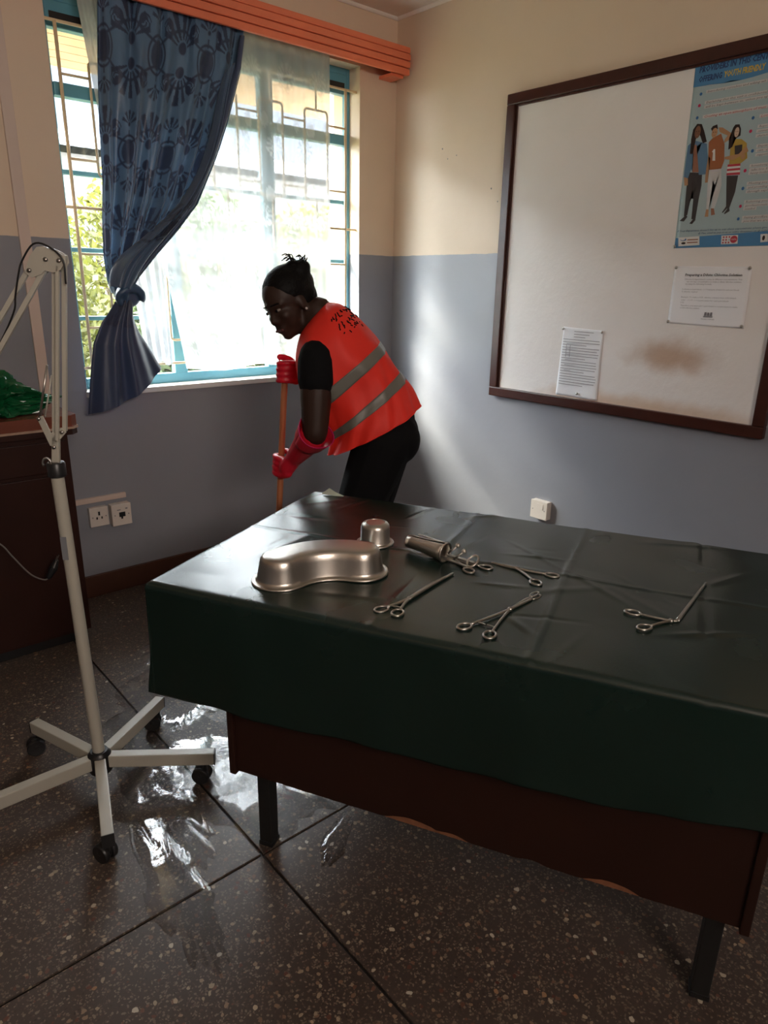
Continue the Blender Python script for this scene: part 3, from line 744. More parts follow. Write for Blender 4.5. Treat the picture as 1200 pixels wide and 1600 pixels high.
POSTER_SHAPES = {
'header':[(-1.6591, 2.1872), (-1.9093, 2.1909), (-1.9217, 2.1224), (-1.872, 2.1171), (-1.8355, 2.1152), (-1.7971, 2.1198), (-1.774, 2.1154), (-1.7244, 2.1196), (-1.6611, 2.1207), (-1.6619, 2.1477)],
'footer':[(-1.6734, 1.6042), (-2.0129, 1.6174), (-2.0215, 1.57), (-1.6734, 1.568)],
'logo1':[(-1.6841, 1.6063), (-1.7673, 1.6082), (-1.7724, 1.5768), (-1.6891, 1.5741)],
'logo2':[(-1.8509, 1.6076), (-1.9117, 1.6077), (-1.9145, 1.5775), (-1.854, 1.5769)],
'logo3':[(-1.9903, 1.6071), (-2.0147, 1.6075), (-2.0194, 1.5813), (-1.9942, 1.5798)],
'hair1':[(-1.6964, 1.9976), (-1.7138, 1.9943), (-1.7264, 1.9704), (-1.7427, 1.9326), (-1.728, 1.929), (-1.7153, 1.9539), (-1.707, 1.964), (-1.6994, 1.9469), (-1.6944, 1.8974), (-1.6837, 1.8986), (-1.6809, 1.9492), (-1.6836, 1.9805)],
'jacket1':[(-1.6712, 1.9276), (-1.6922, 1.9433), (-1.7249, 1.9325), (-1.7438, 1.9257), (-1.7554, 1.8771), (-1.7557, 1.8225), (-1.7299, 1.8226), (-1.7167, 1.8721), (-1.7039, 1.9192), (-1.7004, 1.8922), (-1.7049, 1.8318), (-1.6973, 1.8465), (-1.6891, 1.8146), (-1.6721, 1.8208), (-1.6713, 1.8769)],
'shirt1':[(-1.6926, 1.925), (-1.704, 1.9282), (-1.7183, 1.872), (-1.7284, 1.8319), (-1.7035, 1.8343), (-1.7001, 1.8876)],
'hand1':[(-1.6721, 1.8208), (-1.6891, 1.8146), (-1.6929, 1.7909), (-1.6798, 1.7896)],
'pants1':[(-1.6858, 1.836), (-1.7419, 1.8284), (-1.7462, 1.7865), (-1.7433, 1.7401), (-1.7416, 1.6692), (-1.7255, 1.67), (-1.722, 1.7416), (-1.7133, 1.7798), (-1.7113, 1.7423), (-1.707, 1.6854), (-1.6942, 1.6813), (-1.6901, 1.7581)],
'shoe1a':[(-1.6791, 1.6666), (-1.7016, 1.6857), (-1.709, 1.6796), (-1.697, 1.6633)],
'shoe1b':[(-1.7199, 1.655), (-1.7356, 1.6733), (-1.7431, 1.6668), (-1.731, 1.6525)],
'hair2':[(-1.751, 1.9738), (-1.7572, 1.9818), (-1.7725, 1.985), (-1.7774, 1.9703), (-1.7576, 1.9641)],
'torso2':[(-1.7498, 1.9295), (-1.7614, 1.9414), (-1.7916, 1.9531), (-1.8102, 1.9156), (-1.8179, 1.8615), (-1.8113, 1.8362), (-1.7672, 1.836), (-1.7554, 1.8862)],
'arm2':[(-1.7792, 1.9744), (-1.7933, 1.9726), (-1.8323, 1.9478), (-1.8295, 1.9308), (-1.8071, 1.9195), (-1.8083, 1.9325), (-1.8167, 1.9433), (-1.7859, 1.9582)],
'armb2':[(-1.7567, 1.8815), (-1.7647, 1.8761), (-1.7646, 1.8399), (-1.7681, 1.7938), (-1.7579, 1.7938), (-1.7542, 1.8409)],
'pants2':[(-1.7671, 1.8369), (-1.8112, 1.8372), (-1.8218, 1.7802), (-1.8139, 1.7259), (-1.8077, 1.7022), (-1.7959, 1.7029), (-1.7964, 1.7823), (-1.7872, 1.8014), (-1.7903, 1.7368), (-1.7875, 1.7011), (-1.7781, 1.7017), (-1.7701, 1.7753)],
'foot2a':[(-1.7781, 1.7017), (-1.7876, 1.7002), (-1.7897, 1.6752), (-1.7761, 1.6759)],
'foot2b':[(-1.7952, 1.7039), (-1.8065, 1.7032), (-1.8142, 1.6813), (-1.7998, 1.6793)],
'one2':[(-1.7674, 1.8961), (-1.773, 1.9044), (-1.7781, 1.9038), (-1.7846, 1.865), (-1.7739, 1.8661), (-1.7719, 1.8933)],
'hair3':[(-1.8328, 1.9673), (-1.8386, 1.9755), (-1.853, 1.9744), (-1.8608, 1.9592), (-1.8627, 1.9375), (-1.8487, 1.9306), (-1.8392, 1.9383), (-1.839, 1.9034), (-1.8272, 1.896), (-1.8238, 1.9358)],
'top3':[(-1.8329, 1.9107), (-1.8491, 1.9283), (-1.8685, 1.9259), (-1.889, 1.9105), (-1.8994, 1.8617), (-1.8777, 1.8456), (-1.8377, 1.8484), (-1.8354, 1.8818)],
'book3':[(-1.848, 1.9067), (-1.8744, 1.9079), (-1.8779, 1.8771), (-1.853, 1.8777)],
'arm3':[(-1.8896, 1.9018), (-1.9003, 1.8833), (-1.8512, 1.8602), (-1.8191, 1.8659), (-1.8178, 1.874), (-1.8673, 1.8783)],
'skirt3':[(-1.833, 1.8475), (-1.8785, 1.8464), (-1.8825, 1.8099), (-1.8342, 1.8116)],
'stripe3a':[(-1.8333, 1.8399), (-1.8793, 1.8388), (-1.88, 1.8322), (-1.8336, 1.8327)],
'stripe3b':[(-1.8337, 1.826), (-1.8808, 1.825), (-1.8815, 1.8179), (-1.8344, 1.8192)],
'legs3':[(-1.8354, 1.8106), (-1.8771, 1.8077), (-1.8754, 1.7533), (-1.8633, 1.6988), (-1.8518, 1.6995), (-1.8439, 1.7603)],
'shoe3a':[(-1.8619, 1.7067), (-1.8667, 1.6903), (-1.85, 1.6807), (-1.8471, 1.6832)],
'shoe3b':[(-1.851, 1.7074), (-1.8545, 1.698), (-1.8418, 1.6849), (-1.8389, 1.6874)],
}
POSTER_DISCS = {
'face1': ((-1.7026, 1.969), 0.011, 0.0207) ,
'face2': ((-1.767, 1.9584), 0.0107, 0.0162) ,
'face3': ((-1.8482, 1.9501), 0.0082, 0.0159) ,
'circ': ((-1.8986, 1.5929), 0.0133, 0.0126) ,
'hand3': ((-1.8843, 1.8677), 0.0086, 0.0089) ,
'b1': ((-1.6945, 2.0942), 0.0052, 0.0054) ,
'b2': ((-1.6944, 2.0569), 0.0053, 0.0054) ,
'b3': ((-1.6927, 2.0173), 0.0052, 0.0055) ,
'b4': ((-1.8971, 1.9882), 0.0051, 0.0056) ,
'b5': ((-1.8961, 1.9469), 0.0052, 0.0057) ,
'b6': ((-1.9135, 1.8826), 0.0051, 0.0057) ,
'b7': ((-1.899, 1.8211), 0.0053, 0.0058) ,
'b8': ((-1.9016, 1.7629), 0.0053, 0.0059) ,
'b9': ((-1.9032, 1.704), 0.0049, 0.0055) ,
'b10': ((-1.9028, 1.6618), 0.0049, 0.0055) ,
}
POSTER_LINES = {
't1': [(-1.6766, 2.1667), (-1.9157, 2.1557), (-1.9127, 2.1723)] ,
't2': [(-1.6791, 2.136), (-1.7636, 2.1341), (-1.761, 2.1494)] ,
't2b': [(-1.7704, 2.1363), (-1.9116, 2.1344), (-1.9089, 2.149)] ,
'l1': [(-1.7185, 2.0946), (-1.921, 2.0942)] ,
'l2': [(-1.7193, 2.0597), (-1.9327, 2.0616)] ,
'l3': [(-1.7191, 2.0457), (-1.9353, 2.0469)] ,
'l4': [(-1.7193, 2.0135), (-1.9366, 2.0199)] ,
'l5': [(-1.9238, 1.9865), (-1.946, 1.9875)] ,
'l6': [(-1.9235, 1.9551), (-1.9514, 1.9576)] ,
'l7': [(-1.9216, 1.9406), (-1.9539, 1.9439)] ,
'l8': [(-1.9219, 1.9257), (-1.9567, 1.9285)] ,
'l9': [(-1.9301, 1.8927), (-1.9627, 1.8953)] ,
'l10': [(-1.9302, 1.879), (-1.9653, 1.881)] ,
'l11': [(-1.9314, 1.8647), (-1.9678, 1.8671)] ,
'l12': [(-1.9178, 1.8315), (-1.9733, 1.8367)] ,
'l13': [(-1.9192, 1.8183), (-1.9757, 1.8236)] ,
'l14': [(-1.9183, 1.8074), (-1.9779, 1.8114)] ,
'l15': [(-1.9185, 1.7744), (-1.9832, 1.782)] ,
'l16': [(-1.919, 1.7611), (-1.9858, 1.7675)] ,
'l17': [(-1.9194, 1.7477), (-1.9883, 1.7534)] ,
'l18': [(-1.9196, 1.7142), (-1.9939, 1.7224)] ,
'l19': [(-1.9199, 1.7016), (-1.9963, 1.7091)] ,
'l20': [(-1.9204, 1.6908), (-1.9562, 1.694)] ,
'l21': [(-1.9215, 1.6622), (-2.0036, 1.669)] ,
'l22': [(-1.9213, 1.6499), (-2.0059, 1.6565)] ,
'l23': [(-1.6771, 1.6262), (-2.0093, 1.6376)] ,
'l24': [(-1.7608, 1.6157), (-2.0113, 1.6264)] ,
}
PC = {k: mat('poster_' + k, c, .35, var=.05) for k, c in dict(bg=(.36, .47, .50), blue=(.07, .22, .42), white=(.66, .66, .64), hair=(.025, .015, .014),
      jacket=(.10, .20, .32), skinb=(.19, .09, .055), skint=(.42, .24, .13), skinp=(.56, .42, .32), orange=(.33, .12, .05), dark=(.045, .042, .045), pale=(.55, .56, .57),
      yellow=(.42, .29, .06), red=(.45, .04, .06), shirt=(.30, .14, .09), navy=(.02, .045, .14), gold=(.62, .42, .05), strip=(.56, .55, .54), dot=(.04, .15, .36), reddot=(.5, .03, .10)).items()}
X0 = .0128
po = sheet('health_poster', [(-1.6603, 2.190), (-2.080, 2.190), (-1.6725, 1.568), (-2.080, 1.568)], X0, PC['bg'], 'blue health poster with three illustrated young people on the notice board', 'poster')
x1, x2, x3, x4 = -X0 - .0012, -X0 - .0016, -X0 - .0020, -X0 - .0024
S_ = POSTER_SHAPES
hd = [p for p in S_['header']]
hd = [hd[0], (-2.079, 2.1895), (-2.079, 2.118), (-2.0, 2.114)] + hd[2:]
poly('header_band', hd, x1, PC['blue'], po)
ft = S_['footer']; poly('footer_band', [ft[0], (-2.079, 1.6195), (-2.079, 1.5695), ft[3]], x1, PC['blue'], po)
for k in ('logo1', 'logo2', 'logo3'): poly('logo_panel', S_[k], x2, PC['white'], po)
for nm, cl in (('jacket1', 'jacket'), ('hair1', 'hair'), ('shirt1', 'shirt'), ('hand1', 'skint'), ('pants1', 'dark'), ('shoe1a', 'dark'), ('shoe1b', 'dark'), ('torso2', 'orange'), ('hair2', 'hair'), ('arm2', 'skint'), ('armb2', 'skint'),
               ('pants2', 'pale'), ('foot2a', 'skint'), ('foot2b', 'shirt'), ('top3', 'yellow'), ('hair3', 'hair'), ('skirt3', 'red'), ('legs3', 'dark'), ('shoe3a', 'dark'), ('shoe3b', 'dark')):
    xx = {'hair1': x2, 'hair2': x3, 'hair3': x2, 'shirt1': x2, 'arm2': x2}.get(nm, x1 + (.0001 if nm.startswith('pants') or nm.startswith('legs') else 0))
    poly('printed_figure', S_[nm], xx, PC[cl], po)
for nm, cl in (('one2', 'white'), ('book3', 'dark'), ('stripe3a', 'white'), ('stripe3b', 'white')): poly('printed_figure', S_[nm], x2, PC[cl], po)
poly('printed_figure', S_['arm3'], x3, PC['skint'], po)
for nm, cl in (('face1', 'skinb'), ('face2', 'skint'), ('face3', 'skinp'), ('hand3', 'skint')):
    c, ry, rz = POSTER_DISCS[nm]; disc('printed_figure', c, ry, rz, x3 - .0001, PC[cl], po)
    if nm.startswith('face'):
        for s_ in (-1, 1): disc('printed_figure', (c[0] + s_ * ry * .4, c[1] + rz * .12), ry * .2, rz * .07, x4, PC['hair'], po, 8)
        disc('printed_figure', (c[0], c[1] - rz * .5), ry * .3, rz * .07, x4, PC['shirt'], po, 8)
c, ry, rz = POSTER_DISCS['circ']; disc('logo_print', c, ry, rz, x3, PC['red'], po)
for i in range(3):
    for j in range(3): disc('logo_print', (-1.8605 - .0105 * i, 1.6015 - .0095 * j), .0032, .0032, x3, PC['red'] if i != 2 or j != 1 else PC['bg'], po, 10)
text('UNFPA', c[0] + .010, c[1] - .003, c[0] - .010, .006, x4, PC['white'], po, 0, 'logo_print')
disc('logo_print', (-1.706, 1.598), .012, .005, x3, PC['dot'], po); disc('logo_print', (-1.704, 1.600), .009, .0045, x3 - .0003, PC['white'], po)
disc('logo_print', (-1.708, 1.585), .009, .004, x3, PC['hair'], po)
disc('logo_print', (-2.003, 1.594), .005, .009, x3, PC['hair'], po, 7)
for z_ in (1.596, 1.586): poly('logo_print', [(-1.722, z_ + .0025), (-1.764, z_ + .003), (-1.764, z_ - .001), (-1.722, z_ - .0015)], x3, PC['shirt'], po)
for i in range(1, 11):
    c, ry, rz = POSTER_DISCS['b%d' % i]; disc('bullet', c, ry, rz, x2, PC['reddot'] if i in (2, 5, 7, 9) else PC['dot'], po, 12)
def pline(key, s, h, m, strip=True, y1=None, shear=.25, dz=0.0, bold=0.0):
    q = POSTER_LINES[key]; ya, za = q[0]; yb = q[1][0] if y1 is None else y1
    if strip: poly('text_strip', [(ya + .006, za + h + .0014), (yb - .004, za + h + .0014), (yb - .004, za - .0014), (ya + .006, za - .0014)], x1, PC['strip'], po)
    text(s, ya, za + dz, yb, h, x2, m, po, shear, 'print_line', bold)
pline('t1', 'PROVIDERS IN THIS CENTER', .019, PC['navy'], False, -1.940, .1, -.002, .035)
pline('t2', 'OFFERING', .019, PC['navy'], False, None, .1, -.002, .035); pline('t2b', 'YOUTH FRIENDLY', .019, PC['gold'], False, None, .1, -.002, .035)
LN = [('l1', 'Introducing ourselves and asking wh', .0075, 'dark'), ('l2', 'Explaining that this visit is confidential', .0075, 'dark'), ('l3', 'will be kept between us, unless you ag', .0075, 'dark'),
      ('l4', 'Creating an open atmosphere of trust', .0085, 'red'), ('l5', 'List', .0085, 'red'), ('l6', 'Respec', .0075, 'dark'), ('l7', 'commen', .0075, 'dark'), ('l8', 'charact', .0075, 'dark'),
      ('l9', 'Empow', .0075, 'dark'), ('l10', 'can  c', .0075, 'dark'), ('l11', 'support', .0075, 'dark'), ('l12', 'Remembering', .0075, 'dark'), ('l13', 'talks too, b', .0075, 'dark'), ('l14', 'funny looks', .0075, 'dark'),
      ('l15', 'Meeting you', .0075, 'dark'), ('l16', 'and providing', .0075, 'dark'), ('l17', 'through expl', .0075, 'dark'), ('l18', 'Referring you', .0075, 'dark'), ('l19', 'professionals', .0075, 'dark'), ('l20', 'needed', .0075, 'dark'),
      ('l21', 'Saying goodbye', .0075, 'dark'), ('l22', 'you that we are', .0075, 'dark')]
PC['dark2'] = mat('poster_text', (.12, .12, .13), .5)
for k, s, h, cl in LN: pline(k, s, h, PC['dark2' if cl == 'dark' else cl])
pline('l23', 'If Your Experience doesn\'t live up to our client expectations, please give', .0065, PC['navy'], False)
pline('l24', '@ Plan, email us, join or us on online discussions on @ +254', .0065, PC['navy'], False)
pin(-1.675, 1.573, -X0, po)

# ---- landscape notice
n1 = sheet('chlorine_notice', [(-1.6863, 1.5016), (-1.9813, 1.4975), (-1.6875, 1.2856), (-1.9870, 1.2810)], X0, M_PAPER, 'landscape white sheet headed about chlorine solution pinned below the poster', 'paper notice', .0025, 1.2)
xt = -X0 - .0048
text('Preparing a Dilute Chlorine Solution', -1.7355, 1.465, -1.952, .0095, xt, M_INK, n1, .1, 'print_line', .02)
for s, ya, za, yb in (('Chlorine in liquid bleach comes in different concentrations. You', -1.7346, 1.4510, -1.9542), ('can use any concentration to make a dilute chlorine solution', -1.7441, 1.4420, -1.953),
                      ('by using the following formula:', -1.7423, 1.4335, -1.845), ('% chlorine in liquid bleach - 1 = Total parts of water for each part bleach', -1.7308, 1.4140, -1.9493), ('% chlorine desired', -1.7305, 1.4050, -1.793),
                      ('Example: To make a 0.5% chlorine solution from 3.5% bleach', -1.732, 1.3850, -1.944), ('3.5%  - 1 = 7 - 1 = 6 parts water for each part bleach', -1.7339, 1.3735, -1.918), ('0.5%', -1.732, 1.3645, -1.746),
                      ('Therefore, you must add 1 part bleach to 6 parts water to make', -1.7337, 1.3535, -1.954), ('a 0.5% chlorine solution.', -1.7337, 1.3445, -1.812)):
    text(s, ya, za, yb, .0052, xt, M_INKG, n1)
for k in range(3): poly('crest_print', [(-1.834 - .011 * k, 1.333), (-1.842 - .011 * k, 1.334 - .002 * (k == 1)), (-1.843 - .011 * k, 1.320), (-1.833 - .011 * k, 1.320)], xt, M_INKG, n1)
poly('crest_print', [(-1.830, 1.319), (-1.868, 1.319), (-1.866, 1.315), (-1.832, 1.315)], xt, M_INKG, n1)
text('Ministry of Health', -1.8236, 1.306, -1.8749, .0045, xt, M_INKG, n1)
for y_, z_ in ((-1.695, 1.496), (-1.692, 1.2925), (-1.981, 1.2880), (-1.976, 1.493)): pin(y_, z_, -X0 - .001, n1)
# ---- portrait form
n2 = sheet('paper_form', [(-1.196, 1.246), (-1.4045, 1.240), (-1.186, .9395), (-1.4085, .936)], X0, M_PAPER, 'portrait white printed form pinned at the lower left of the notice board', 'paper notice', .006, .2)
xt = -X0 - .0085
rng = random.Random(5)
zz = 1.228
for k in range(21):
    za = zz - k * .0118; t = k / 21
    ya = -1.206 + .004 * t + (.012 if k < 3 else 0); yb = -1.392 - rng.uniform(-.006, .004) if k % 5 else -1.33
    if k in (0, 1, 2): ya, yb = -1.26, -1.36 + .02 * k
    poly('form_line', [(ya, za + .0016), (yb, za + .0008), (yb, za - .0014), (ya, za - .0006)], xt, M_INKG, n2)
    if 3 < k < 16 and k % 2: poly('form_line', [(ya - .02, za + .0065), (ya - .02 - rng.uniform(.02, .12), za + .0060), (ya - .05, za + .0045), (ya - .02, za + .0045)], xt, M_INKG, n2)
for y_ in (-1.225, -1.245): poly('form_line', [(y_, 1.17), (y_ - .002, 1.17), (y_ - .002, 1.115), (y_, 1.115)], xt, M_INKG, n2)
for y_, z_ in ((-1.1990, 1.2375), (-1.3995, 1.233), (-1.305, .9560)): pin(y_, z_, -X0 - .002, n2)
flush_texts()
# nail holes and marks in the wall and board
for y_, z_, r_, lb in ((-.36, 2.07, .004, 'tiny dark nail in the cream wall nearest the room corner'), (-.40, 2.02, .003, 'tiny nail just below the one nearest the room corner'), (-.46, 2.03, .003, 'tiny nail alone midway between corner and notice board'),
                       (-.70, 1.86, .004, 'small nail beside the upper left edge of the notice board'), (-.745, 1.80, .003, 'small nail closest to the notice board frame')):
    o = MB().lathe([(r_, 0), (r_ * .6, .002), (0, .0025)], (0, 0, 0), 8, (-1, 0, 0)).build('wall_nail', M_INKG); o.location = (0, y_, z_); tag(o, lb, 'nail', 'nails in the cream wall')

# ================================================================== DESK
E_ = Vector((.45, -.893, 0)).normalized(); S2 = Vector((-E_.y, E_.x, 0))
DESK_O = Vector((-2.014, -1.811, 0)); DESK_RZ = math.atan2(E_.y, E_.x)       # local x along the desk, y across it
DTOP = .742
desk = empty('desk', DESK_O, DESK_RZ, 'dark brown desk with modesty panel standing under the green tablecloth', 'desk')
A0, A1, B0, B1 = -.215, 1.29, -.085, .715
MB().box(A0, A1, B0, B1, DTOP - .028, DTOP, .004).build('desktop', M_DESK, desk)
# modesty panel with a chipped lower edge
rng = random.Random(3)
n = 90; up = []; dn = []
for i in range(n + 1):
    a = -.036 + (1.108 + .036) * i / n
    chip = 0.0
    for c_, w_, h_ in ((.43, .07, .016), (.52, .04, .010), (.86, .055, .014), (.70, .03, .006)):
        chip = max(chip, h_ * max(0, 1 - ((a - c_) / w_) ** 2))
    dn.append((a, .252 + chip + rng.uniform(0, .0012)))
v = []; f = []
for y_ in (-.058, -.042):
    for a, z in dn: v.append((a, y_, z))
    for a, z in dn: v.append((a, y_, DTOP - .03))
k = n + 1
for i in range(n):
    f += [(i, i + 1, k + i + 1, k + i), (2 * k + i, 3 * k + i, 3 * k + i + 1, 2 * k + i + 1), (i, 2 * k + i, 2 * k + i + 1, i + 1)]
f += [(0, k, 3 * k, 2 * k), (n, 2 * k + n, 3 * k + n, k + n)]
mesh_obj('modesty_panel', v, f, M_DESK, desk)
for (a0, a1, h) in ((.362, .50, .014), (.48, .56, .008), (.805, .915, .012)):
    pts_t = []; pts_b = []
    for i in range(15):
        t = i / 14; a = a0 + (a1 - a0) * t
        pts_b.append((a, .252 + .001 * rng.random())); pts_t.append((a, .252 + (h + .006 * rng.random()) * math.sin(PI * t) ** .6 + .001))
    vv = [(a, y_, z) for y_ in (-.0575, -.0435) for (a, z) in pts_b + pts_t[::-1]]
    m_ = len(pts_b) * 2
    ff = [tuple(range(m_)), tuple(range(m_, 2 * m_))[::-1]] + [(i, m_ + i, m_ + (i + 1) % m_, (i + 1) % m_) for i in range(m_)]
    mesh_obj('chipped_edge', vv, ff, M_CHIP, desk)
for a in (-.045, 1.105): MB().box(a - .009, a + .009, -.066, B1 - .06, .244, DTOP - .028, .003).build('end_panel', M_DESK, desk)
for a in (.012, 1.062):
    for b in (0.0, .60):
        lg = MB().box(a - .018, a + .018, b - .018, b + .018, .012, .46, .003).build('leg', M_LEG, desk)
        MB().box(a - .020, a + .020, b - .020, b + .020, 0, .014, .003).build('foot', M_BLACK, lg)
for b in (0.0, .60): MB().box(-.036, 1.096, b - .014, b + .014, .46, .49).build('cross_rail', M_LEG, desk)

# ---- vinyl tablecloth
def vinyl():
    m, nt, b, out = nodes_of('green_vinyl'); N = nt.nodes; L = nt.links
    tc = N.new('ShaderNodeTexCoord'); nz = N.new('ShaderNodeTexNoise'); nz.inputs['Scale'].default_value = 5; nz.inputs['Detail'].default_value = 5; L.new(tc.outputs['Object'], nz.inputs['Vector'])
    mx = N.new('ShaderNodeMix'); mx.data_type = 'RGBA'; L.new(nz.outputs[0], mx.inputs[0])
    mx.inputs[6].default_value = (.004, .014, .011, 1); mx.inputs[7].default_value = (.007, .020, .016, 1)
    L.new(mx.outputs[2], b.inputs['Base Color'])
    rr = N.new('ShaderNodeMapRange'); L.new(nz.outputs[0], rr.inputs[0]); rr.inputs[3].default_value = .20; rr.inputs[4].default_value = .32; L.new(rr.outputs[0], b.inputs['Roughness'])
    b.inputs['Specular IOR Level'].default_value = .6
    n2 = N.new('ShaderNodeTexNoise'); n2.inputs['Scale'].default_value = 350; L.new(tc.outputs['Object'], n2.inputs['Vector'])
    bp = N.new('ShaderNodeBump'); bp.inputs['Strength'].default_value = .08; bp.inputs['Distance'].default_value = .002
    L.new(n2.outputs[0], bp.inputs['Height']); L.new(bp.outputs[0], b.inputs['Normal'])
    return m
M_VINYL = vinyl()
cloth = empty('tablecloth', DESK_O + Vector((0, 0, DTOP)), DESK_RZ, 'dark green vinyl tablecloth draped over the desk, creased on top', 'tablecloth')
HANG = .302
na, nbb = 330, 250
ga = np.linspace(A0 - HANG, A1 + HANG, na); gbv = np.linspace(B0 - HANG, B1 + .28, nbb)
GB, GA = np.meshgrid(gbv, ga, indexing='ij')
def overflow(g, lo, hi): return np.maximum(lo - g, 0) + np.maximum(g - hi, 0), np.where(g < lo, -1.0, np.where(g > hi, 1.0, 0.0))
da, sa = overflow(GA, A0 - .004, A1 + .004); db, sb = overflow(GB, B0 - .004, B1 + .004)
ca = np.clip(GA, A0 - .004, A1 + .004); cb = np.clip(GB, B0 - .004, B1 + .004)
Rr = .014
def bend(d):
    th = np.clip(d / Rr, 0, PI / 2)
    return Rr * np.sin(th), Rr * (1 - np.cos(th)) + np.maximum(d - Rr * PI / 2, 0)
oa, ha = bend(da); ob, hb = bend(db)
mn = np.minimum(da, db)
drop = np.maximum(ha, hb)
X = ca + sa * (oa + -.02 * mn); Yc = cb + sb * (ob + -.02 * mn)
rngn = np.random.RandomState(4)
def wav(A, B, ks):
    o = np.zeros_like(A)
    for (fx, fy, ph, am) in ks: o += am * np.sin(2 * PI * (fx * A + fy * B) + ph)
    return o
hangw = np.clip(np.maximum(da, db) / HANG, 0, 1)
X += sa * hangw * (da > 0) * (.006 + wav(GB, GA, [(2.1, 0, .3, .008), (4.7, .4, 1.2, .004)]))
Yc += sb * hangw * (db > 0) * (.004 + wav(GA, GB, [(1.3, 0, .8, .007), (3.1, .5, 2.0, .004), (6.3, 0, .1, .002)]))
Zc = .0035 - drop * 1.0
top = (np.maximum(da, db) <= 0)
crease = np.zeros_like(GA)
def ridge(p, q, h, w):
    global crease
    p = np.array(p); q = np.array(q); d = q - p; L_ = np.linalg.norm(d); d = d / L_; nrm = np.array([-d[1], d[0]])
    s_ = (GA - p[0]) * d[0] + (GB - p[1]) * d[1]; t_ = (GA - p[0]) * nrm[0] + (GB - p[1]) * nrm[1]
    ends_ = 1 / (1 + np.exp(-(s_ + .0) / .02)) / (1 + np.exp((s_ - L_) / .02))
    crease += h * np.exp(-(t_ / w) ** 2) * ends_
for a_, h_, w_ in ((.33, .0022, .008), (.655, .0030, .008), (.965, -.0030, .007)): ridge((a_, -.45), (a_ + .012, .9), h_, w_)
ridge((-.5, .335), (1.5, .345), .0022, .008)
rw = random.Random(9)
for _ in range(46):
    a_, b_ = rw.uniform(A0, A1), rw.uniform(B0, B1); an = rw.choice((0.2, 1.3, 2.4, rw.uniform(0, PI))); l_ = rw.uniform(.05, .20)
    ridge((a_, b_), (a_ + l_ * math.cos(an), b_ + l_ * math.sin(an)), rw.uniform(.0008, .0030) * rw.choice((1, 1, 1, -.6)), rw.uniform(.005, .014))
lowf = wav(GA, GB, [(1.7, .8, 0, .0010), (.6, 2.3, 1.1, .0010), (3.9, -2.1, .4, .0006), (2.4, 4.1, 2, .0005)])
edge_soft = np.clip(1 - np.maximum(da, db) / .05, 0, 1)
Zc += (np.maximum(crease + lowf, -.0008) + .0012) * edge_soft
Yc += sb * (db > 0.02) * (np.abs(crease) * .4)
hem = wav(GA, GB, [(1.1, 0, .5, .006), (2.9, 0, 1.9, .004)]) * np.clip(hangw, 0, 1)
Zc += hem + .055 * np.clip(GA / 1.1, 0, 1.2) ** 1.5 * hangw * (db > 0)      # the cloth sits askew: the front hem rises to the right
grid_obj('cloth', np.stack([X, Yc, Zc], -1), M_VINYL, cloth, True, None, .0022)
tc_ = [Vector((-.155, .700, .010)), Vector((-.128, .712, .030)), Vector((-.060, .708, .006)), Vector((-.020, .716, .005))]
m_ = MB()
vv = [(-.185, .700, .0075), (-.165, .716, .024), (-.140, .708, .016), (-.108, .706, .0075), (-.135, .698, .0075)]
m_.add(vv + [(x, y + .0015, z + .0015) for x, y, z in vv], [(0, 1, 2, 3, 4), (9, 8, 7, 6, 5), (0, 5, 6, 1), (1, 6, 7, 2), (2, 7, 8, 3), (3, 8, 9, 4), (4, 9, 5, 0)])
tcn = m_.build('turned_corner', mat('cloth_backing', (.45, .50, .42), .7), cloth); tcn['label'] = 'pale backing showing where a cloth corner turns up'
TZ = DTOP + .0062

# ================================================================== INSTRUMENTS
def tpos(x, y): return Vector((x, y, TZ))
# kidney dish, upside down
kd = empty('kidney_dish', (-1.868, -1.868, TZ), math.radians(-22.5), 'large stainless steel kidney dish lying upside down on the green cloth', 'kidney dish')
KR, KT = .165, math.radians(36)                            # radius and half angle of the dish's curved centre line
def kidney(w, n=72):
    """outline at half width w around the curved centre line, hollow side towards -y"""
    o = []; q = n // 4
    for i in range(q):                                    # outer side, right to left
        t = KT - 2 * KT * i / q; o.append(((KR + w) * math.sin(t), (KR + w) * math.cos(t) - KR))
    for i in range(q):                                    # left end
        a_ = PI * i / q; c = Vector((-KR * math.sin(KT), KR * math.cos(KT) - KR)); u = Vector((-math.sin(KT), math.cos(KT))); v_ = Vector((-math.cos(KT), -math.sin(KT)))
        p = c + u * w * math.cos(a_) + v_ * w * math.sin(a_); o.append((p.x, p.y))
    for i in range(q):                                    # hollow side, left to right
        t = -KT + 2 * KT * i / q; o.append(((KR - w) * math.sin(t), (KR - w) * math.cos(t) - KR))
    for i in range(q):
        a_ = PI * i / q; c = Vector((KR * math.sin(KT), KR * math.cos(KT) - KR)); u = Vector((-math.sin(KT), -math.cos(KT))); v_ = Vector((math.cos(KT), -math.sin(KT)))
        p = c + u * w * math.cos(a_) + v_ * w * math.sin(a_); o.append((p.x, p.y))
    return [(x, y + .015) for x, y in o]
v = []; f = []
KL = [(.0600, .0005), (.0645, .0006), (.0672, .003), (.0655, .0060), (.0610, .0066), (.0565, .0085), (.0545, .015), (.0490, .045), (.0460, .058), (.0420, .0645), (.0360, .0672), (.0200, .0676), (.0040, .0677)]
for w_, z in KL: v += [(x, y, z) for x, y in kidney(w_)]
for i in range(len(KL) - 1):
    for k in range(72):
        k2 = (k + 1) % 72; f.append((i * 72 + k, i * 72 + k2, (i + 1) * 72 + k2, (i + 1) * 72 + k))
f.append(tuple((len(KL) - 1) * 72 + k for k in range(72)))
mesh_obj('dish_shell', v, f, M_STEEL, kd, True, 50)
pts = [(x, y, .0036) for x, y in kidney(.0650)]
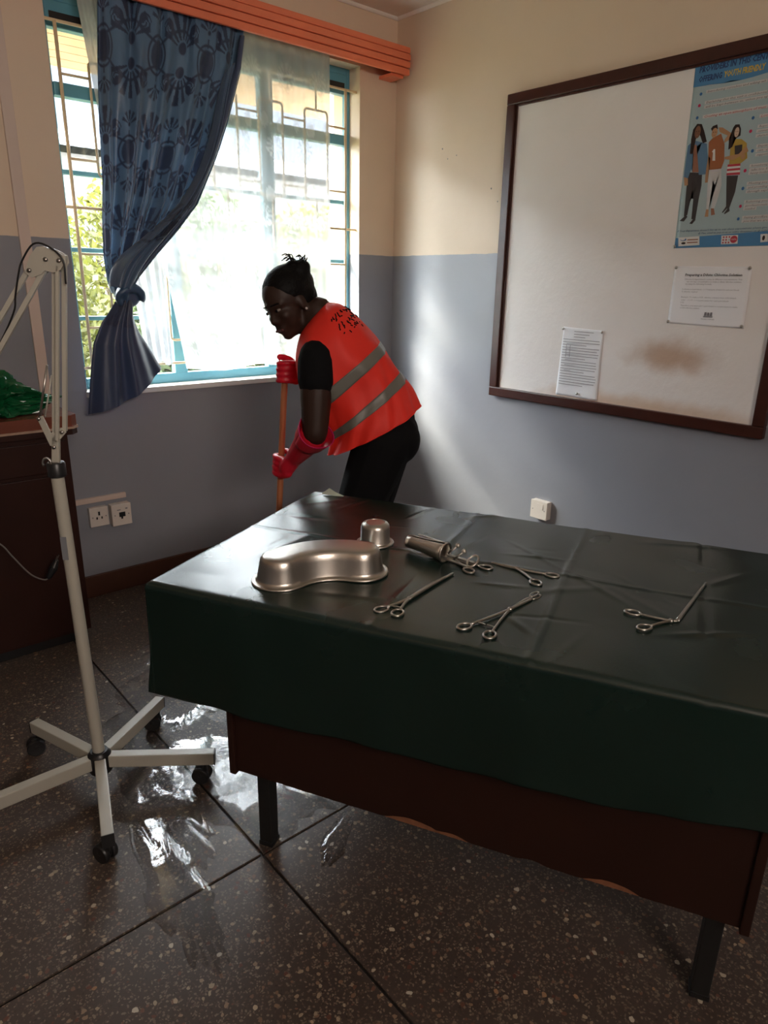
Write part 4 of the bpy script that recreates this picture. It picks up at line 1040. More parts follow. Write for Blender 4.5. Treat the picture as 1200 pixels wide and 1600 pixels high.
MB().tube(pts, .0033, 8, closed=True).build('rolled_rim', M_STEEL, kd, True)
# gallipot, upside down
gp = empty('gallipot', (-1.628, -1.790, TZ), 0, 'small stainless steel bowl upside down behind the kidney dish', 'bowl')
MB().lathe([(.0415, .0005), (.0475, .0008), (.0490, .003), (.0475, .0056), (.0415, .0062), (.0395, .010), (.0388, .045), (.0370, .053), (.0330, .0580), (.0270, .0595), (.0260, .0600), (.0255, .0590), (0, .0590)], (0, 0, 0), 48).build('bowl_shell', M_STEEL, gp, True, 50)
MB().tube([(.0480 * math.cos(t), .0480 * math.sin(t), .0033) for t in np.linspace(0, 2 * PI, 40, endpoint=False)], .0030, 8, closed=True).build('rolled_rim', M_STEEL, gp, True)

def spline(pts, n):
    pts = [Vector(p) for p in pts]; out = []
    P = [2 * pts[0] - pts[1]] + pts + [2 * pts[-1] - pts[-2]]
    for i in range(1, len(P) - 2):
        for k in range(n):
            t = k / n
            out.append(.5 * ((2 * P[i]) + (P[i + 1] - P[i - 1]) * t + (2 * P[i - 1] - 5 * P[i] + 4 * P[i + 1] - P[i + 2]) * t * t + (3 * P[i] - P[i - 1] - 3 * P[i + 1] + P[i + 2]) * t ** 3))
    out.append(pts[-1]); return out
def forceps(name, r1, r2, piv, tip, label, cat='forceps', rad=(.0165, .012), jaw='plain', bend=None, ratchet=True, r_sh=.0028, curve=0.0):
    """hinged instrument lying flat: two finger rings, two shanks crossing at a screw, two jaws"""
    c = (Vector((*r1, 0)) + Vector((*r2, 0)) + Vector((*tip, 0))) / 3
    o = empty(name, (c.x, c.y, TZ), 0, label, cat)
    L3 = lambda p, z=.0035: Vector((p[0] - c.x, p[1] - c.y, z))
    R1, R2, PV, TP = L3(r1), L3(r2), L3(piv, .0042), L3(tip, .0035)
    ax = (TP - PV) if bend is None else (L3(bend) - PV)
    for idx, (R, other) in enumerate(((R1, R2), (R2, R1))):
        dirn = (PV - R); dirn.z = 0; dirn.normalize(); side = Vector((-dirn.y, dirn.x, 0))
        ring = [R + dirn * (rad[0] * math.cos(t)) + side * (rad[1] * math.sin(t)) for t in np.linspace(0, 2 * PI, 26, endpoint=False)]
        hb = MB(); hb.tube(ring, .0027, 8, closed=True)
        hd = hb.build('finger_ring', M_STEELD, o, True)
        away = (R - other); away.z = 0
        if away.length > 1e-6: away.normalize()
        st = R + dirn * rad[0]
        mid = st.lerp(PV, .5) - away * (.0015 if (r1 != r2) else 0)
        shank = spline([st, mid, PV], 6)
        sb_ = MB(); sb_.tube(shank, [r_sh * (1.0 + .25 * t) for t in np.linspace(0, 1, len(shank))], 8)
        sb_.build('shank', M_STEELD, o, True)
        if ratchet:
            q = st.lerp(PV, .16)
            MB().bar(q, q - away * ((R1 - R2).length * .34), .004, .0026, bev=.0006).build('ratchet', M_STEELD, o)
        # jaw on the opposite side of the screw
        tdir = (TP - PV).normalized(); tside = Vector((-tdir.y, tdir.x, 0)); sg = 1 if idx == 0 else -1
        L_ = (TP - PV).length
        if jaw == 'loop':
            p = [PV, PV + tdir * L_ * .6 + tside * .0035 * sg, PV + tdir * L_ * .80 + tside * .0028 * sg]
            jb = MB(); sp = spline(p, 6); jb.tube(sp, [r_sh * 1.2 - .0008 * t for t in np.linspace(0, 1, len(sp))], 8)
            cc = PV + tdir * (L_ * .80 + .017) + tside * .0028 * sg + Vector((0, 0, .0022 * sg))
            jb.tube([cc + tdir * .017 * math.cos(t) + tside * .0062 * math.sin(t) for t in np.linspace(0, 2 * PI, 18, endpoint=False)], .0018, 6, closed=True)
        elif bend is not None:
            bp_ = L3(bend)
            jb = MB(); p = spline([PV, bp_ + tside * .0012 * sg], 5); jb.tube(p, r_sh, 8)
            p = [bp_ + tside * .0014 * sg, bp_.lerp(TP, .5) + tside * .0014 * sg, TP + tside * .0008 * sg]; p = spline(p, 6)
            jb.tube(p, [r_sh * 1.15 - .0012 * t for t in np.linspace(0, 1, len(p))], 8)
        else:
            p = [PV, PV + tdir * L_ * .5 + tside * (.0020 * sg + curve * .3), TP + tside * (.0010 * sg)]; p = spline(p, 8)
            jb = MB(); jb.tube(p, [r_sh * (1.5 - .8 * t) for t in np.linspace(0, 1, len(p))], 8)
        jb.build('jaw', M_STEELD, o, True)
    MB().lathe([(.0052, -.0030), (.0056, .0), (.0050, .0040), (0, .0046)], PV, 14).build('hinge_screw', M_STEELD, o, True)
    return o
forceps('curved_forceps', (-1.882, -2.112), (-1.866, -2.146), (-1.800, -2.112), (-1.619, -2.072), 'long curved steel forceps in front of the kidney dish, rings almost touching', jaw='plain', curve=.012, r_sh=.0033)
forceps('sponge_forceps', (-1.801, -2.278), (-1.788, -2.334), (-1.668, -2.287), (-1.562, -2.276), 'sponge-holding forceps with looped tips at the front middle of the cloth', jaw='loop')
forceps('artery_forceps', (-1.440, -2.229), (-1.505, -2.231), (-1.476, -2.150), (-1.494, -2.085), 'short open artery forceps to the right of the speculum', jaw='plain', ratchet=False, r_sh=.0032)
forceps('angled_forceps', (-1.471, -2.462), (-1.515, -2.514), (-1.446, -2.535), (-1.188, -2.488), 'angled ear forceps lying alone at the right of the table', jaw='plain', bend=(-1.434, -2.543), ratchet=False, rad=(.0165, .011))
forceps('ring_forceps', (-1.528, -2.096), (-1.576, -2.083), (-1.556, -2.020), (-1.585, -1.950), 'ring-handled forceps partly hidden under the speculum', jaw='plain', ratchet=False)
# bivalve speculum lying on its side
sp_o = empty('speculum', (-1.585, -1.955, TZ), math.atan2(-.114, .015), 'stainless steel bivalve speculum with screws beside the small bowl', 'speculum')
def blade(sg):
    v = []; f = []; nn = 13; m = 9
    for i in range(m):
        t = i / (m - 1); x = -.070 + .118 * t
        r = .0165 + .0075 * t ** 2; op = .004 + .007 * t
        for k in range(nn):
            a = PI * k / (nn - 1)
            v.append((x, sg * (op * .35 + r * math.sin(a) * .85) , .026 + r * math.cos(a)))
    for i in range(m - 1):
        for k in range(nn - 1): f.append((i * nn + k, i * nn + k + 1, (i + 1) * nn + k + 1, (i + 1) * nn + k))
    o = mesh_obj('blade', v, f, M_STEEL, sp_o, True); md = o.modifiers.new('thickness', 'SOLIDIFY'); md.thickness = .0018
    return o
blade(1); blade(-1)
MB().tube([(.049 + .002 * math.cos(t), .0235 * math.sin(t), .026 + .0245 * math.cos(t)) for t in np.linspace(0, 2 * PI, 30, endpoint=False)], .0024, 8, closed=True).build('collar', M_STEEL, sp_o, True)
MB().bar((.045, .012, .046), (-.055, .022, .043), .006, .0022, bev=.0006).build('lever', M_STEELD, sp_o)
for y_, z_, x_ in ((.020, .034, .066), (.020, .024, .085)):
    sc_ = MB().tube([(x_ - .014, y_ - .012, z_ - .012), (x_ + .006, y_, z_ + .010)], .0026, 8).build('screw', M_STEELD, sp_o, True)
    MB().ell((x_ + .007, y_, z_ + .012), (.0062, .0062, .0062), sub=2).build('knob', M_STEEL, sc_, True)
MB().bar((.048, .010, .018), (.120, .028, .010), .010, .004, bev=.001).bar((.048, -.012, .016), (.115, .004, .006), .009, .004, bev=.001).build('handle', M_STEELD, sp_o)
MB().tube([(.118 + .013 * math.cos(t), .022 + .016 * math.sin(t), .016 + .010 * math.sin(t)) for t in np.linspace(0, 2 * PI, 20, endpoint=False)], .003, 8, closed=True).build('thumb_loop', M_STEEL, sp_o, True)

# ================================================================== EXAMINATION LAMP
VIEW_RZ = math.atan2(-.654, .756)
lamp = empty('examination_lamp', (-2.27, -1.336, 0), VIEW_RZ, 'cream mobile examination lamp with five-star wheeled base beside the desk', 'lamp')
hz = .098
MB().lathe([(.030, .062), (.032, .066), (.032, .118), (.026, .124), (.024, .130), (0, .130)], (0, 0, 0), 20).build('hub', M_BLACK, lamp, True, 40)
proto = None
for k, ang in enumerate((106.8, 35.4, -34.5, -106.5, 177.3)):
    a = math.radians(ang) - VIEW_RZ
    d = Vector((math.cos(a), math.sin(a), 0))
    lg = MB().bar(d * .024 + Vector((0, 0, hz)), d * .322 + Vector((0, 0, hz - .012)), .030, .038, bev=.003).build('base_leg', M_LAMP, lamp)
    e_ = d * .298; s_ = Vector((-d.y, d.x, 0))
    MB().bar(d * .3218 + Vector((0, 0, hz - .012)), d * .3245 + Vector((0, 0, hz - .012)), .031, .039, bev=.001).build('end_cap', M_BLACK, lg)
    ca_ = a + 1.1 + .9 * k; w_ = Vector((math.cos(ca_), math.sin(ca_), 0)); wn = Vector((-w_.y, w_.x, 0))
    m_ = MB(); c0 = e_ + w_ * .016 + Vector((0, 0, .027))
    for sg in (-1, 1):
        m_.lathe([(.008, -.0075), (.024, -.0075), (.0268, -.004), (.0268, .004), (.024, .0075), (.008, .0075)], c0 + wn * .0125 * sg, 20, wn)
    m_.tube([e_ + Vector((0, 0, .040)), e_ + Vector((0, 0, hz - .026))], .009, 10)
    m_.ell(c0 + Vector((0, 0, .006)), (.022, .022, .026), sub=2)
    m_.build('caster', M_BLACK, lg, True, 40)
pole = MB().tube([(0, 0, .128), (-.0145, 0, .945)], [.0165, .0155], 18).build('pole', M_LAMP, lamp, True, 60)
MB().box(-.0212, -.006, -.0172, -.0120, .722, .785, .001).build('rating_plate', mat('rating_sticker', (.20, .21, .23), .4), pole)
MB().lathe([(.0185, 0), (.0225, .003), (.0225, .034), (.0200, .038), (.009, .0385), (0, .0385)], (-.0145, 0, .940), 20).build('collar', M_BLACK, lamp, True, 40)
MB().tube([(-.034 + .010 * math.cos(t), -.004, .975 + .013 * math.sin(t)) for t in np.linspace(-.3, PI + .6, 12)], .003, 8).build('locking_ring', M_STEELD, lamp, True)
br = MB().bar((-.013, 0, .975), (-.004, 0, 1.052), .018, .012, bev=.002).build('arm_bracket', M_LAMP, lamp)
MB().bar((-.012, -.004, 1.022), (-.036, -.004, 1.092), .004, .016, bev=.001).build('bracket_plate', M_LAMP, br)
MB().bar((-.010, -.004, 1.030), (.018, -.004, 1.060), .004, .016, bev=.001).build('bracket_plate', M_LAMP, br)
for c_ in ((-.008, -.010, 1.018), (.016, -.010, 1.056), (-.036, -.010, 1.088)): MB().lathe([(.0045, 0), (.0045, .003), (0, .004)], c_, 12, (0, -1, 0)).build('bolt', M_STEELD, br, True)
MB().bar((-.010, .004, 1.034), (.042, .004, 1.440), .011, .011, bev=.0015).build('lower_arm', M_LAMP, lamp)
MB().bar((.001, -.008, 1.034), (.053, -.008, 1.440), .008, .008, bev=.0015).build('lower_arm', M_LAMP, lamp)
MB().bar((.017, .004, 1.056), (.066, .004, 1.462), .010, .010, bev=.0015).build('parallel_rod', M_LAMP, lamp)
MB().tube([(-.036, -.004, 1.092), (-.004, .0, 1.215)], .0028, 8).build('spring', M_STEELD, lamp, True)
MB().tube([(-.028, .006, 1.092), (.002, .004, 1.19)], .0022, 8).build('spring', M_LAMP, lamp, True)
# joint head: plate with rounded top
jv = [(-.022, 1.424), (-.006, 1.458), (.012, 1.478), (.030, 1.480), (.056, 1.470), (.070, 1.462), (.072, 1.446), (.060, 1.430), (.044, 1.424), (.024, 1.428), (.016, 1.420), (-.008, 1.412)]
m_ = MB(); nj = len(jv)
m_.add([(x, y_, z) for y_ in (-.012, -.009) for x, z in jv], [tuple(range(nj))[::-1], tuple(range(nj, 2 * nj))] + [(i, (i + 1) % nj, nj + (i + 1) % nj, nj + i) for i in range(nj)])
m_.add([(x, y_, z) for y_ in (.010, .013) for x, z in jv], [tuple(range(nj))[::-1], tuple(range(nj, 2 * nj))] + [(i, (i + 1) % nj, nj + (i + 1) % nj, nj + i) for i in range(nj)])
jt = m_.build('elbow_joint', M_LAMP, lamp)
for c_ in ((.030, -.012, 1.452), (.060, -.012, 1.450), (-.010, -.012, 1.428)): MB().lathe([(.005, 0), (.005, .003), (0, .004)], c_, 12, (0, -1, 0)).build('bolt', M_STEELD, jt, True)
U1a, U1b = Vector((-.014, .0, 1.434)), Vector((-.265, -.03, 1.080))
U2a, U2b = Vector((.020, -.002, 1.430)), Vector((-.262, -.03, 1.020))
MB().bar(U1a, U1b, .011, .011, bev=.0015).build('upper_arm', M_LAMP, lamp); MB().bar(U2a, U2b, .011, .011, bev=.0015).build('upper_arm', M_LAMP, lamp)
MB().tube(spline([(.070, -.014, 1.400), (.070, -.016, 1.452), (.040, -.016, 1.480), (.008, -.016, 1.484), (-.022, -.016, 1.448), (-.034, -.016, 1.420), (-.050, -.012, 1.372), (-.062, -.01, 1.332), (-.120, -.01, 1.24), (-.25, -.03, 1.05)], 5), .0022, 8).build('power_cable', M_BLACK, lamp, True)
hc = Vector((-.285, -.03, 1.03))
sh = MB().lathe([(.022, .0), (.030, -.02), (.050, -.05), (.075, -.10), (.082, -.12), (.078, -.118), (.046, -.05), (.018, -.006)], hc, 28, (.45, 0, .9)).build('lamp_shade', M_LAMP, lamp, True, 50)
MB().bar(U1b, hc, .012, .008).bar(U2b, hc, .012, .008).build('shade_bracket', M_LAMP, lamp)

# ================================================================== CABINET, BAG, CORD
cb_ = empty('side_cabinet', (-2.44, -.235, 0), 0, 'dark brown wooden cabinet with a reddish top left of the window', 'cabinet')
CX = 2.44; CY = .235
def cbx(name, x0, x1, y0, y1, z0, z1, m, bev=.002, parent=cb_): return MB().box(x0 + CX, x1 + CX, y0 + CY, y1 + CY, z0, z1, bev).build(name, m, parent)
cbx('body', -2.90, -1.978, -.405, -.05, .045, .858, M_CAB)
cbx('plinth', -2.88, -1.990, -.385, -.06, 0, .046, M_BLACK)
# top slab with clipped front corner
tp = [(-2.93, -.43), (-1.965, -.43), (-1.940, -.405), (-1.940, -.035), (-2.93, -.035)]
def slab(name, pts, z0, z1, m):
    n = len(pts); v = [(x + CX, y + CY, z) for z in (z0, z1) for x, y in pts]
    return mesh_obj(name, v, [tuple(range(n))[::-1], tuple(range(n, 2 * n))] + [(i, (i + 1) % n, n + (i + 1) % n, n + i) for i in range(n)], m, cb_)
slab('top', tp, .888, .930, M_CABTOP)
slab('edge_strip', [(x + (.004 if x > -2 else 0), y - (.004 if y < -.2 else 0)) for x, y in tp], .880, .888, mat('worn_edge', (.40, .27, .20), .5, var=.4, scale=30))
slab('under_rail', tp, .858, .880, M_CAB)
for k, (x0, x1) in enumerate(((-2.885, -2.445), (-2.435, -1.993))):
    d_ = cbx('drawer', x0, x1, -.416, -.404, .72, .835, M_CAB); 
    if k == 0: MB().bar(((x0 + x1) / 2 - .05 + CX, -.430 + CY, .778), ((x0 + x1) / 2 + .05 + CX, -.430 + CY, .778), .008, .008, bev=.002).bar(((x0 + x1) / 2 - .045 + CX, -.431 + CY, .778), ((x0 + x1) / 2 - .045 + CX, -.414 + CY, .778), .006, .006).bar(((x0 + x1) / 2 + .045 + CX, -.431 + CY, .778), ((x0 + x1) / 2 + .045 + CX, -.414 + CY, .778), .006, .006).build('handle', M_STEELD, d_)
    d_ = cbx('door', x0, x1, -.416, -.404, .06, .705, M_CAB)
    hx = x1 - .035 if k == 0 else x0 + .035
    MB().bar((hx + CX, -.430 + CY, .46), (hx + CX, -.430 + CY, .56), .008, .008, bev=.002).bar((hx + CX, -.431 + CY, .465), (hx + CX, -.414 + CY, .465), .006, .006).bar((hx + CX, -.431 + CY, .555), (hx + CX, -.414 + CY, .555), .006, .006).build('handle', M_STEELD, d_)

# crumpled green plastic bag
bm = bmesh.new(); bmesh.ops.create_icosphere(bm, subdivisions=5, radius=1)
for q in bm.verts:
    p = q.co.copy(); n1_ = noise.noise(p * 2.3 + Vector((3, 1, 7))); n2_ = abs(noise.noise(p * 5.0)); n3_ = abs(noise.noise(p * 11.0 + Vector((9, 2, 1))))
    r = 1 + .35 * n1_ - .45 * n2_ - .18 * n3_
    p = Vector((p.x * .165, p.y * .115, p.z * .115)) * r
    tail = max(0, p.x - .04)
    p.z *= max(.10, 1 - tail * 9); p.x += tail * .55
    p.z = max(p.z + .045, .0015 + .004 * n3_)
    q.co = p
bag = MB().bm(bm).build('plastic_bag', None, None, True, 28)
bag.data.materials.append(mat('green_plastic', (.006, .10, .035), .22, var=.3, scale=14))
bag.location = (-2.175, -.27, .931)
tag(bag, 'crumpled shiny green plastic bag lying on top of the side cabinet', 'plastic bag')

cord = empty('power_cord', (-2.12, -.47, 0), 0, 'thin dangling power cord with a black plug in front of the cabinet', 'power cord')
MB().tube(spline([(-.33, .0, .62), (-.22, -.02, .55), (-.158, -.03, .513), (-.124, -.03, .456), (-.075, -.03, .375), (-.030, -.03, .340), (-.012, -.03, .350)], 6), .0028, 8).build('cable', mat('grey_cable', (.20, .18, .17), .5), cord, True)
m_ = MB(); m_.chain([(-.014, -.03, .348), (.006, -.03, .378), (.018, -.03, .402)], [.010, .015, .010]); m_.build('plug', M_BLACK, cord, True)
for s_ in (-1, 1): MB().bar((.018 + s_ * .004, -.03 + s_ * .004, .405), (.028 + s_ * .004, -.03 + s_ * .004, .424), .003, .003).build('pin', M_STEELD, cord)
# the cord hangs from a hook on the drawer front
MB().tube(spline([(-.33, .0, .62), (-.332, .012, .66), (-.33, .045, .70)], 4), .0028, 8).build('cable', bpy.data.materials['grey_cable'], cord, True)

# ================================================================== WET FLOOR
M_WATER = glossy_film('water_film', (.92, .92, .92), 2.8, .025, bump=.22, bscale=16, ior=1.33)
def puddle(c, rx, ry, rot, seed, label, hole=0):
    n = 90; pts = []
    for k in range(n):
        t = 2 * PI * k / n
        q = Vector((math.cos(t) * 1.6 + seed * 7, math.sin(t) * 1.6, seed))
        r = 1 + .42 * noise.noise(q) + .22 * noise.noise(q * 2.7) + .10 * noise.noise(q * 6)
        x, y = rx * r * math.cos(t), ry * r * math.sin(t)
        pts.append((x * math.cos(rot) - y * math.sin(rot), x * math.sin(rot) + y * math.cos(rot)))
    v = []; f = []
    for s_, z in ((1.0, .0004), (.985, .0012), (.5, .0014)):
        v += [(x * s_, y * s_, z) for x, y in pts]
    v.append((0, 0, .0014))
    for i in range(2):
        for k in range(n): f.append((i * n + k, i * n + (k + 1) % n, (i + 1) * n + (k + 1) % n, (i + 1) * n + k))
    for k in range(n): f.append((2 * n + k, 2 * n + (k + 1) % n, 3 * n))
    me_flip = False
    o = mesh_obj('puddle', v, f, M_WATER, None, True)
    o.location = (c[0], c[1], 0)
    return tag(o, label, 'puddle', None, 'stuff')
puddle((-1.95, -1.50), .24, .40, math.radians(15), .31, 'large wet film of water shining around the near desk leg')
puddle((-2.17, -1.50), .11, .30, math.radians(-10), 1.7, 'wet streak of water between the lamp base legs')
puddle((-1.90, -1.03), .22, .20, .4, 2.4, 'wet patch behind the lamp base under the desk end')
puddle((-2.26, -1.80), .07, .28, math.radians(-8), 4.2, 'drying wet streak running towards the front of the floor')
puddle((-1.86, -1.93), .10, .030, math.radians(35), 5.5, 'small puddle in front of the near desk leg')
puddle((-1.55, -.62), .30, .20, .3, 7.7, 'wet film on the floor near the broom')

# ================================================================== BROOM AND PERSON (local x to the right of the view, y away, z up)
PR = Vector((-1.122, -1.11, 0))
BY = -.030
def broom_at(z): return Vector((-.358 + .0685 * z, BY, z))
broom = empty('broom', PR, VIEW_RZ, 'long wooden-handled floor brush held upright by the cleaner', 'broom')
MB().tube([broom_at(z) for z in (.05, .35, .7, 1.0, 1.135)], [.0125, .0125, .012, .012, .0115], 14).build('handle', mat('orange_broom_wood', (.42, .15, .065), .45, var=.25, scale=10), broom, True, 50)
bh = MB().box(-.50, -.205, BY - .035, BY + .035, .055, .095, .008).build('brush_head', mat('brush_block', (.30, .12, .05), .5), broom)
rb = random.Random(2); m_ = MB()
for i in range(24):
    for j in range(6):
        x = -.49 + .0118 * i + rb.uniform(-.003, .003); y = BY - .028 + .0112 * j
        m_.bar((x, y, .06), (x + rb.uniform(-.008, .008), y + rb.uniform(-.01, .01), .001), .004, .004)
m_.build('bristles', mat('bristle', (.05, .05, .06), .7), bh)['kind'] = 'stuff'

M_SKIN = mat('dark_brown_skin', (.034, .016, .011), .5, spec=.3, var=.12)
M_HAIR = mat('black_hair', (.004, .0035, .0035), .55, spec=.12, var=.3, scale=40, bump=.3, bscale=120)
M_VEST = translucent_mat('red_orange_vest', (1.0, .036, .020), (1.0, .08, .03), .2, .6)
M_SHIRT = mat('black_cotton', (.005, .005, .006), .85, spec=.15)
M_GLOVE = translucent_mat('red_rubber', (.72, .018, .045), (.8, .03, .06), .22, .30)
M_GLOVE2 = translucent_mat('pink_rubber_lining', (.72, .02, .16), (.8, .04, .2), .3, .35)
M_STRIPE = mat('silver_reflective_tape', (.15, .145, .125), .42, spec=.5, var=.1)
M_SHOE = mat('black_shoe', (.012, .012, .012), .4)
per = empty('person', PR, VIEW_RZ, 'cleaner in a red-orange safety vest bending forward, holding the broom with pink gloves', 'person')

# joints
NECK = Vector((-.165, .0, 1.305)); HC = Vector((-.268, -.012, 1.345))
SH_N, EL_N, WR_N = Vector((-.152, -.165, 1.165)), Vector((-.158, -.205, .915)), Vector((-.245, -.105, .800))
SH_F, EL_F, WR_F = Vector((-.100, .165, 1.235)), Vector((-.120, .215, 1.02)), Vector((-.205, .060, 1.110))
HIP_N, KN_N, AN_N = Vector((.085, -.085, .865)), Vector((-.055, -.095, .475)), Vector((-.020, -.105, .085))
HIP_F, KN_F, AN_F = Vector((.095, .085, .865)), Vector((.020, .095, .470)), Vector((.075, .105, .085))
ff_ = Vector((-.60, -.68, -.38)).normalized(); uu = Vector((-.30, 0.0, 1)); ll = uu.cross(ff_).normalized(); uu = ff_.cross(ll)
HR = Matrix((ff_, ll, uu)).transposed()
def H(x, y, z): return HC + HR @ (Vector((x, y, z)) * .94)
b = MB()
b.ell(H(-.012, 0, .030), (.096, .075, .084), HR); b.ell(H(.030, 0, -.032), (.060, .058, .074), HR); b.ell(H(.036, 0, -.086), (.044, .040, .032), HR)
b.ell(H(.062, 0, -.104), (.022, .022, .017), HR, 2)
b.cap(H(.084, 0, .002), H(.100, 0, -.034), .0085, .0125)
for s_ in (-1, 1):
    b.ell(H(.092, s_ * .013, -.040), (.011, .009, .009), HR, 2); b.ell(H(.058, s_ * .038, -.030), (.026, .020, .024), HR, 2)
    b.ell(H(-.006, s_ * .075, -.014), (.019, .009, .030), HR, 2); b.ell(H(-.01, s_ * .040, -.075), (.045, .020, .030), HR, 2)
    b.cap(H(.084, s_ * .010, .016), H(.070, s_ * .048, .014), .0095, .008)
b.cap(H(.087, -.018, -.066), H(.087, .018, -.066), .0072, .0072); b.cap(H(.086, -.015, -.078), H(.086, .015, -.078), .0085, .0085)
b.cap(H(-.03, 0, -.07), NECK, .050, .058)
b.chain([NECK, Vector((-.12, 0, 1.20)), Vector((-.06, 0, 1.08)), Vector((.02, 0, .97)), Vector((.09, 0, .88))], [.065, .105, .105, .105, .115])
for S, E2, W, sg in ((SH_N, EL_N, WR_N, -1), (SH_F, EL_F, WR_F, 1)):
    b.cap(Vector((-.13, 0, 1.22)), S, .08, .062); b.chain([S, S.lerp(E2, .5), E2], [.060, .056, .045]); b.chain([E2, E2.lerp(W, .35), W], [.045, .041, .028])
for Hp, K, A in ((HIP_N, KN_N, AN_N), (HIP_F, KN_F, AN_F)):
    b.chain([Hp, Hp.lerp(K, .5), K], [.098, .078, .056]); b.chain([K, K.lerp(A, .35), A], [.054, .054, .036]); b.cap(A, A + Vector((-.13, 0, -.045)), .034, .028)
b.fuse('body', M_SKIN, per, .0065, 4)
for s_ in (-1, 1):
    ey = MB().ell(H(.0775, s_ * .031, -.002), (.0100, .0115, .0060), HR, 2).build('eye', mat('eye_white', (.22, .19, .17), .25) if s_ < 0 else bpy.data.materials['eye_white'], per, True)
    MB().ell(H(.0868, s_ * .0315 - .001, -.002), (.0035, .0055, .0055), HR, 2).build('iris', M_HAIR, ey, True)
    MB().cap(H(.0905, s_ * .016, .022), H(.078, s_ * .048, .021), .0032, .0026).build('eyebrow', M_HAIR, per, True)
MB().cap(H(.0925, -.019, -.0725), H(.0925, .019, -.0725), .0048, .0048).build('lips', mat('lips', (.10, .030, .028), .4), per, True)
for s_ in (-1, 1):
    MB().ell(H(-.002, s_ * .086, -.040), (.005, .005, .005), None, 2).build('earring', mat('silver_stud', (.85, .85, .85), .15, metal=.6) if s_ < 0 else bpy.data.materials['silver_stud'], per, True)
# hair drawn up into a bun, loose braids at the nape
h = MB()
h.ell(H(-.032, 0, .044), (.104, .084, .084), HR); h.ell(H(-.045, 0, .0), (.078, .080, .075), HR)
bunc = Vector((-.232, .0, 1.448))
h.ell(bunc, (.046, .046, .040)); h.ell(bunc + Vector((.014, 0, .018)), (.032, .036, .026)); h.ell(bunc + Vector((-.014, -.01, .020)), (.028, .03, .022)); h.cap(H(-.02, 0, .07), bunc, .058, .042)
h.fuse('hair', M_HAIR, per, .005, 3)
w_ = MB(); rh = random.Random(8)
for k in range(16):
    a0 = bunc + Vector((rh.uniform(-.03, .03), rh.uniform(-.03, .03), .034)); d = Vector((rh.uniform(-.03, .02), rh.uniform(-.02, .02), rh.uniform(.006, .018)))
    w_.tube(spline([a0, a0 + d + Vector((0, 0, .008)), a0 + d * 1.6 - Vector((.008, 0, .006))], 4), .0018, 5)
w_.build('loose_strands', M_HAIR, per, True)
w_ = MB()
for k in range(8):
    a0 = H(-.085 + .012 * (k % 2), -.050 + .013 * k, -.035 - .008 * (k % 3)); a1 = Vector((-.118 + .014 * (k % 3), -.075 + .016 * k, 1.322 - .012 * (k % 2)))
    w_.tube(spline([a0, a0.lerp(a1, .5) + Vector((.008, 0, .010)), a1], 5), [.010 - .0006 * i for i in range(11)], 8)
w_.build('nape_braids', M_HAIR, per, True)

# trousers
t_ = MB()
t_.ell(Vector((.092, 0, .885)), (.118, .165, .115)); t_.ell(Vector((.128, -.070, .865)), (.092, .085, .095)); t_.ell(Vector((.128, .070, .865)), (.092, .085, .095))
t_.chain([Vector((.03, 0, .97)), Vector((.08, 0, .90))], [.128, .130])
for Hp, K, A in ((HIP_N, KN_N, AN_N), (HIP_F, KN_F, AN_F)):
    t_.chain([Hp, Hp.lerp(K, .3), Hp.lerp(K, .65), K], [.112, .104, .090, .074]); t_.chain([K, K.lerp(A, .4), A + Vector((0, 0, .03))], [.072, .066, .056])
t_.fuse('trousers', M_SHIRT, per, .007, 4)
for A in (AN_N, AN_F):
    s_ = MB(); f0 = Vector((A.x, A.y, 0))
    s_.ell(f0 + Vector((.012, 0, .046)), (.045, .040, .046)); s_.ell(f0 + Vector((-.075, 0, .036)), (.085, .044, .036)); s_.ell(f0 + Vector((-.135, 0, .030)), (.045, .042, .030)); s_.cap(A, A + Vector((0, 0, .03)), .042, .042)
    s_.fuse('shoe', M_SHOE, per, .006, 4)

# t-shirt sleeves and neckline
for S, E2 in ((SH_N, EL_N), (SH_F, EL_F)):
    s_ = MB(); q = S.lerp(E2, .30)
    s_.chain([Vector((-.125, S.y * .55, 1.185)), S, S.lerp(E2, .16), q], [.062, .066, .067, .066]); s_.fuse('sleeve', M_SHIRT, per, .006, 3)

# vest: lofted shell; rings given by their front and back points and half width
VR = [(-.205, 1.262, -.128, 1.345, .066), (-.226, 1.225, -.080, 1.338, .130), (-.240, 1.150, -.022, 1.294, .185), (-.228, 1.050, .030, 1.240, .198), (-.196, .970, .068, 1.196, .193),
      (-.150, .918, .104, 1.146, .184), (-.118, .872, .142, 1.092, .186), (-.116, .842, .178, 1.042, .196), (-.120, .806, .214, .986, .205)]
VRa = np.array(VR)
def vring(v):
    x = v * (len(VR) - 1); i = int(min(max(math.floor(x), 0), len(VR) - 2)); t = x - i
    p0, p1, p2, p3 = VRa[max(i - 1, 0)], VRa[i], VRa[i + 1], VRa[min(i + 2, len(VR) - 1)]
    return .5 * (2 * p1 + (p2 - p0) * t + (2 * p0 - 5 * p1 + 4 * p2 - p3) * t * t + (3 * p1 - p0 - 3 * p2 + p3) * t ** 3)
